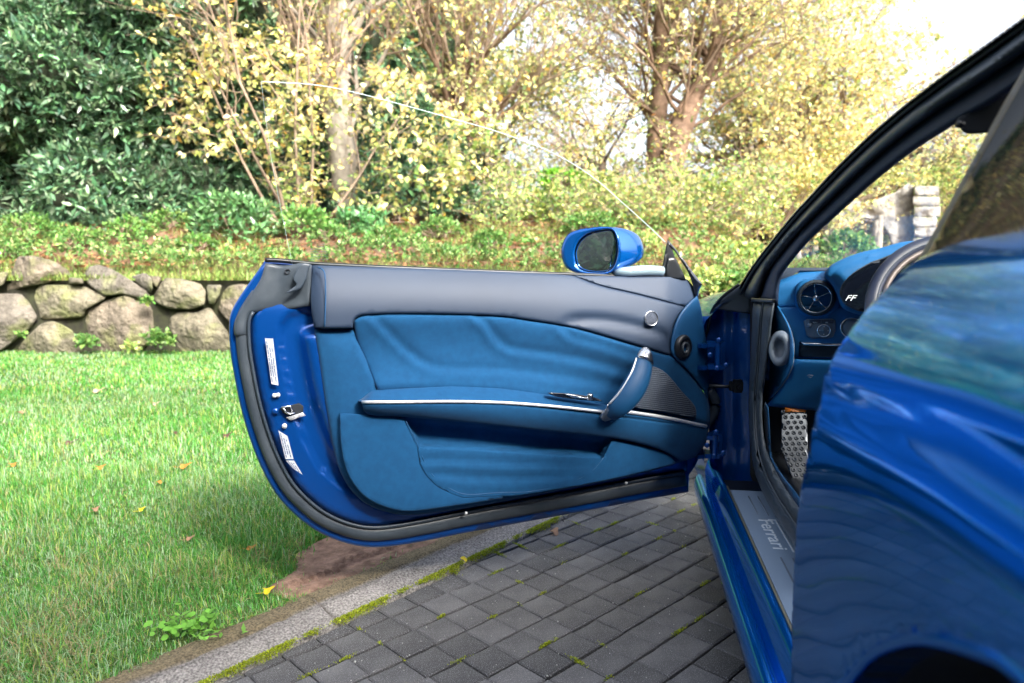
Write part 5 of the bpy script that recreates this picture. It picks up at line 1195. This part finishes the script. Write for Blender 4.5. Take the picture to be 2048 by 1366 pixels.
# forked pollard
rng = np.random.default_rng(21); Yp = 13.0
def limb(pts, radii): 
    P = smooth([at(x, y, Yp+o) for x, y, o in pts], 3, False); rr3 = np.interp(np.linspace(0, 1, len(P)), np.linspace(0, 1, len(radii)), radii); return [(P[i], P[i+1], rr3[i], rr3[i+1]) for i in range(len(P)-1)], P
s1, P1 = limb([(1322, 480, 0), (1330, 400, 0), (1345, 320, 0), (1368, 240, .1), (1400, 170, .2), (1430, 90, .3), (1440, -60, .4)], [.27, .245, .235, .22, .16, .11, .06])
s2, P2 = limb([(1322, 480, .1), (1316, 400, .2), (1312, 300, .2), (1318, 210, .2), (1322, 100, .1), (1315, -80, 0)], [.2, .19, .18, .17, .13, .07])
segs = s1+s2; tips = []
for i in range(58):
    PP = P1 if rng.random() < .6 else P2; j = rng.integers(len(PP)//2-2, len(PP)); a = rng.uniform(-1.5, 1.5)
    s_, t_ = grow(PP[j], (math.sin(a), rng.normal(-.1, .4), math.cos(a)*.8+.25), rng.uniform(1.3, 2.6), .04, 2, rng, 5, (4, 7), (.3, .9), .06, .15); segs += s_; tips += t_
TP = np.array([t[0] for t in tips]); TD = np.array([t[1] for t in tips]); sg, sl = sprays([(1010, -40), (1760, -40), (1800, 200), (1640, 370), (1500, 330), (1430, 300), (1380, 380), (1240, 380), (1120, 340), (1020, 240)], 11.6, 14.2, 800, 2, .065, .048, PALE, 15, dens=1.3); segs += sg
sg, sl2 = sprays([(1450, -40), (1880, -40), (1860, 120), (1700, 260), (1500, 300)], 12.5, 15, 520, 2, .075, .055, YEL, 17); segs += sg; kp = RNG.random(len(TP)) < .75
ivy = np.vstack([P2, P1[:len(P1)//2]]); ivy = np.repeat(ivy, 26, 0)+RNG.normal(0, .14, (len(ivy)*26, 3)); ivyd = unit(RNG.normal(0, 1, ivy.shape)+[-.3, -1, .2])
pt = tree('forked tree with a leaning reddish trunk, ivy and sparse yellow leaves', 'tree', at(1322, 480, Yp), segs, M['bark_red'], [sl, sl2, clusters(TP[kp], TD[kp], 4, .062, .045, PALE, spread=1.3, droop=.2)])
leaf_obj('ivy', [clusters(ivy, ivyd, 5, .055, .045, OLIVE)], M['laurel'], pt)
sg, sl = sprays([(930, 330), (1120, 330), (1240, 350), (1400, 300), (1580, 330), (1560, 480), (1500, 555), (1400, 560), (940, 540)], 9.6, 12.6, 1500, 2, .06, .044, YGRN, 23)
tg = tree('mixed thicket of yellow and green leaved shoots filling the space under the forked tree', 'shrub', onbank(1300, 11), sg, M['twig'], [sl], name='thicket_shrub')
# trees beyond
def far_tree(label, px, Y, h, cr, n, k, cf, seed, L=.10, keep=1., bark='bark', low=.35):
    rng = np.random.default_rng(seed); b = onbank(px, Y, -.3); segs = []; tips = []; p = b.copy(); r_ = h*.028
    for i in range(7):
        q = p+[rng.normal(0, .06), rng.normal(0, .06), h*low/5]; segs.append((p, q, r_, r_*.93)); p = q; r_ *= .93
        for k2 in range(n):
            a = rng.uniform(0, 2*math.pi)
            s_, t_ = grow(q, (math.cos(a), math.sin(a), rng.uniform(.2, 1.3)), cr*rng.uniform(.6, 1.1), r_*.4, 2, rng, 4, (3, 6), (.3, .9), .04, .15); segs += s_; tips += t_
    TP = np.array([t[0] for t in tips]); TD = np.array([t[1] for t in tips]); kp = RNG.random(len(TP)) < keep
    return tree(label, 'tree', b, segs, M[bark], [clusters(TP[kp], TD[kp], k, L, L*.75, cf, spread=1.4)])
far_tree('bright yellow green tree filling the view left of the car pillar', 1530, 17, 8.0, 2.6, 6, 5, PALE, 31, .09)
far_tree('tree with golden leaves high above the car pillar', 1640, 19, 9.0, 3.0, 5, 4, YEL, 37, .10)
far_tree('small dark stemmed tree with yellow leaves next to the car pillar', 1606, 14.5, 3.6, 1.2, 4, 4, YEL, 41, .07)
far_tree('hazy yellow tree between the twiggy tree and the forked tree', 1200, 22, 7.0, 2.4, 3, 2, PALE, 43, .09, .5)
far_tree('pale green tree visible through the windscreen', 1800, 20, 6.5, 2.4, 5, 5, PALE, 47, .10, low=.25)
far_tree('thin nearly leafless tree against the white sky at the upper right', 1880, 24, 9.0, 2.2, 4, 2, PALE, 53, .09, .35)
far_tree('dark green tree behind the pinkish twigs', 930, 18, 7.5, 2.2, 5, 6, OLIVE, 59, .10)
far_tree('yellow tree at the far left end behind the laurel hedge', -300, 17, 8, 2.8, 4, 5, YGRN, 61, .10)
# thicket line far behind closes the horizon under the crowns
n = 5200; x = RNG.uniform(-22, 34, n); y = RNG.uniform(21, 27, n); top = 1.9+.9*vnoise(np.c_[x, y, x], .5, 2)+.6
z = 1.6+RNG.random(n)*top-.9*(x/y > .3)
leaf_obj('distant_thicket', [clusters(np.c_[x, y, z], rdir(n)+[0, -.5, .5], 7, .16, .11, mixcol([((.20, .26, .08), 4), ((.42, .42, .14), 3), ((.10, .15, .06), 2)]))], M['leaf'], kind='stuff', label='distant yellowish green thicket beyond the trees', category='thicket')
# stone arch seen through the windscreen
fA = plane_fn((0, 14.2, 0), (0, -1, 0))
arch_m = material('pale_arch_stone', (.16, .15, .145), .95, c2=(.36, .33, .30), nscale=3, bump=1, bscale=9, bdist=.06, detail=8)
arch = empty('stone_arch', at(1760, 540, 14.4), label='weathered pale stone arch ruin seen through the windscreen', category='arch')
an = lambda U, d: -.0*d+ .06*vnoise(np.c_[U, U[:, :1]*0], .07, 3)+.03*vnoise(np.c_[U, U[:, :1]*0], .2, 6)
pad('arch_wall', [(1668, 580), (1668, 470), (1672, 455), (1650, 430), (1665, 415), (1700, 400), (1735, 405), (1770, 392), (1790, 385), (1816, 366), (1828, 374), (1828, 580), (1786, 580), (1784, 500), (1776, 465), (1755, 440), (1725, 436), (1702, 448), (1694, 480), (1692, 580)], fA, arch_m, arch, base=0, r=4, hr=.05, depth=.7, step=6, relief=an, sm=0)
blk = 0
for j in range(9):
    y0, y1 = 372+j*21, 372+(j+1)*21-1.5
    x0 = 1829-(j % 2)*3; x1 = 1878-j*1.5+(j % 3)*3
    pad('arch_block', [(x0, y0), (x1, y0+random.uniform(-2, 2)), (x1, y1), (x0, y1)], fA, arch_m, arch, base=.28, r=3, hr=.04, depth=1.0, step=8, relief=an, sm=0)
for j in range(6):
    y0, y1 = 450+j*20, 450+(j+1)*20-1.5
    pad('arch_block', [(1640+(j % 2)*3, y0), (1667, y0+1), (1667, y1), (1640, y1)], fA, arch_m, arch, base=.2, r=3, hr=.04, depth=1.0, step=8, relief=an, sm=0)
rng = np.random.default_rng(77); segs = []
for x0, x1, y1 in ((1748, 1760, 430), (1765, 1752, 440), (1655, 1650, 470), (1636, 1630, 490), (1598, 1596, 500)):
    a, b2 = at(x0, 560, 13), at(x1, y1, 13); m_ = (a+b2)/2+rng.normal(0, .03, 3); segs += [(a, m_, .09, .075), (m_, b2, .075, .055)]
for i, s_ in enumerate(range(0, len(segs), 2)):
    V, Fq = prisms(segs[s_:s_+2], 8); mesh('broken_stump', V, Fq, M['bark_pale'], None, segs[s_][0], group='broken stems near the stone arch', label=('bare stem leaning right inside the stone arch', 'shorter bare stem leaning left inside the stone arch', 'bare stem just left of the stone arch', 'second bare stem left of the stone arch', 'leftmost bare stem, close to the car pillar')[i], category='stump')

# ---- bank cover, litter, weeds
n = 5200; x = RNG.uniform(-11, 9, n); y = 7.9+RNG.random(n)**1.25*3.4; d_ = vnoise(np.c_[x, y, x*0], 1.1, 4)+.45*vnoise(np.c_[x, y, x*0], 3, 7)+.55*(9.2-y)
d_ = d_+.8*vnoise(np.c_[x, y, x*0], .45, 14)+.5*vnoise(np.c_[x, y*1.5, x*0], 2.1, 17); kp = (d_ > .05); x, y, d_ = x[kp], y[kp], d_[kp]
C = np.c_[x, y, zb(y, x)+RNG.random(len(x))**.7*.20*np.clip(d_+.1, .12, 1.6)+.02]
leaf_obj('bank_plants', [clusters(C, rdir(len(C))*.6+[0, -.3, 1], 9, .050, .024, mixcol([((.13, .27, .06), 4), ((.22, .35, .11), 3), ((.33, .39, .16), 2), ((.06, .16, .035), 3)], .35), spread=1.1)], M['leaf'], kind='stuff', label='fresh green weeds and nettles covering the bank', category='ground cover')
n = 9000; x = RNG.uniform(-11, 9, n); y = RNG.uniform(7.95, 12.5, n); P = np.c_[x, y, zb(y, x)+.03+RNG.random(n)*.03]
leaf_obj('leaf_litter', [leavesVF(P, rdir(n)*[1, 1, .25], rdir(n)*.4+[0, 0, 1], RNG.uniform(.05, .10, n), RNG.uniform(.035, .07, n), mixcol([((.36, .17, .08), 4), ((.46, .26, .14), 3), ((.25, .11, .06), 3), ((.6, .42, .2), 1)])(P), .25)], M['leaf'], kind='stuff', label='red brown fallen leaves littering the bank', category='leaf litter')
# mossy grass along the wall top and hanging into the joints
n = 60000; x = RNG.uniform(-9, 8, n); P = np.c_[x, 7.80+2.6*RNG.random(n)**1.6]; P = P[(P[:, 1] < 8.5) | (vnoise(np.c_[P, P[:, :1]*0], 1.4, 31) > -.2)]; n = len(P)
c_ = mixcol([((.32, .38, .10), 3), ((.22, .35, .08), 4), ((.28, .20, .10), .8)])(P); V, T, c2 = blades(P, RNG.uniform(.03, .13, n), RNG.uniform(.006, .012, n), RNG.uniform(.2, 1.3, n), c_, .0); V[:, 2] += np.repeat(np.where(P[:, 1] < 8.45, np.interp(P[:, 1], [7.8, 7.92, 8.45], [.845, .85, 1.08]), zb(P[:, 1], P[:, 0])), 5)
leaf_obj('wall_top_grass', [(V, T, c2)], M['grass'], kind='stuff', label='yellowish moss and grass along the top of the stone wall', category='grass')
def weed(label, px, py, Y, r_, n, L, W, cf, z=None, group=None):
    c = at(px, py, Y) if z is None else grd(px, py, z)
    d = rdir(n); d[:, 2] = np.abs(d[:, 2]); C = c+d*np.array([r_, r_*.6, r_*.8])*RNG.random((n, 1))**.5
    e_ = leaf_obj('weed', [clusters(C, d+[0, -.3, .5], 8, L, W, cf, spread=1.1)], M['leaf'], None, c, label=label, category='weed'); return e_
weed('bright green weed growing at the foot of the wall, right of the largest boulder', 318, 690, 7.6, .20, 60, .045, .032, GREEN)
weed('green weed in the joint left of the largest boulder', 172, 690, 7.62, .13, 34, .045, .03, GREEN)
weed('small green weed high between the boulders', 292, 604, 7.66, .07, 14, .04, .026, GREEN)
weed('tiny weed tucked beside the left edge boulder', 42, 672, 7.66, .05, 9, .04, .026, GREEN)
weed('small yellowish weed at the foot of the wall by the second boulder', 262, 700, 7.6, .10, 22, .045, .03, YGRN)
# clover by the kerb
n = 150; c = grd(408, 1268, .03); P = c+np.c_[RNG.normal(0, .060, n), RNG.normal(0, .036, n), RNG.uniform(.012, .042, n)]; P = P[kerb_side(P[:, :2]) > .19]; V = []; T = []; k0 = 0; C = []
for p in P:
    r_ = random.uniform(.006, .011); tn_ = unit(np.array([random.gauss(0, .35), random.gauss(-.25, .3), 1])); a0 = unit(np.cross(tn_, [0, 1, .1])); b0 = np.cross(tn_, a0); cc = np.array((.16, .40, .05))*random.uniform(.7, 1.35)
    for j in range(8): V.append(p+(a0*math.cos(j*math.pi/4)+b0*math.sin(j*math.pi/4))*r_*(1 if j else .7)); C.append(cc)
    for j in range(1, 7): T.append((k0, k0+j, k0+j+1))
    k0 += 8
leaf_obj('clover_patch', [(np.array(V), np.array(T), np.array(C)), leavesVF(c+np.c_[RNG.normal(0, .055, 60), RNG.normal(0, .03, 60), RNG.uniform(.01, .03, 60)], rdir(60)*[1, 1, .3]+[0, 0, .35], rdir(60)*.3+[0, 0, 1], RNG.uniform(.015, .035, 60), RNG.uniform(.008, .014, 60), hsv_jit((.18, .42, .06), 60, .2))], M['leaf'], None, c, kind='stuff', label='round leaved bright green weed patch growing against the kerb', category='weed')
# individual fallen leaves
def fallen(px, py, z, size, col, label, a=0., curl=.3):
    c = grd(px, py, z); V = []; k = 14
    ux_ = np.array([math.cos(a), math.sin(a), .1]); uy_ = np.array([-math.sin(a), math.cos(a), .25]); uz_ = np.array([0, 0, 1.])
    for ring_ in (0, .55, 1):
        for j in range(k):
            t = 2*math.pi*j/k; rr4 = size*ring_*(.62+.14*math.cos(3*t)+.16*math.cos(t)+.05*math.cos(5*t+a)); V.append(c+ux_*rr4*math.cos(t)+uy_*rr4*math.sin(t)*.8+uz_*(curl*size*ring_**2*(math.cos(2*t+a)*.6+.35)+.003))
    Fc = [tuple(range(k))]+[(r3*k+j, r3*k+(j+1) % k, (r3+1)*k+(j+1) % k, (r3+1)*k+j) for r3 in (0, 1) for j in range(k)]
    st_ = sweep('', [c-ux_*size*.4, c-ux_*size*.8+uz_*size*.1, c-ux_*size*1.25+uz_*size*.25], .0007, None, seg=4, sm=0, make=False)
    nV = len(V); VV = np.vstack([np.array(V), st_[0]]); FF = Fc+[tuple(i+nV for i in f) for f in st_[1]]
    mesh('fallen_leaf', VV, FF, None, None, c, False, np.tile(col, (len(VV), 1)), label=label, category='leaf').data.materials[0:0] or None
    o = bpy.context.scene.collection.objects[-1]; o.data.materials.clear(); o.data.materials.append(M['leaf'])
Yc = (.78, .62, .02); Or = (.62, .26, .05); Br = (.42, .24, .15); Pk = (.55, .36, .28); Dk = (.12, .06, .05)
for a in [(534, 1183, .05, .026, Yc, 'bright yellow leaf on the grass edge beside the bare soil', .6), (927, 1121, .035, .022, Yc, 'yellow leaf lying on the kerb moss', 1.9),
          (1108, 1066, .006, .034, Br, 'curled tan leaf on the pavers below the door edge', 1.2), (368, 933, .05, .040, Or, 'orange leaf on the lawn nearest the door edge', .4),
          (200, 936, .05, .034, Or, 'orange brown leaf half sunk in the middle of the lawn', 1.1), (318, 966, .05, .022, Or, 'small orange leaf on the lawn below the two bigger ones', 2.0),
          (195, 782, .05, .060, Pk, 'large pinkish leaf on the far lawn', .2), (310, 808, .05, .042, Pk, 'pale leaf on the far lawn towards the door', .9),
          (140, 886, .05, .050, Dk, 'dull brown leaf sunk in the left lawn', .3), (452, 872, .05, .045, Dk, 'dark brownish leaf near the door edge', .8), (25, 931, .05, .030, Or, 'orange leaf at the left edge of the picture', 1.5),
          (282, 1020, .05, .022, Yc, 'small yellowish leaf in the mid lawn', .9), (500, 1097, .05, .024, Or, 'small tan leaf in the grass under the door corner', .1), (348, 867, .05, .035, Dk, 'dark leaf on the lawn right of centre', 2.2),
          (40, 826, .05, .040, Br, 'brown leaf on the far left lawn', 2.5), (190, 1020, .05, .026, Br, 'brown leaf in the left middle lawn', 1.4), (378, 1078, .05, .022, Br, 'small brown leaf low in the lawn', .5)]:
    fallen(*a)
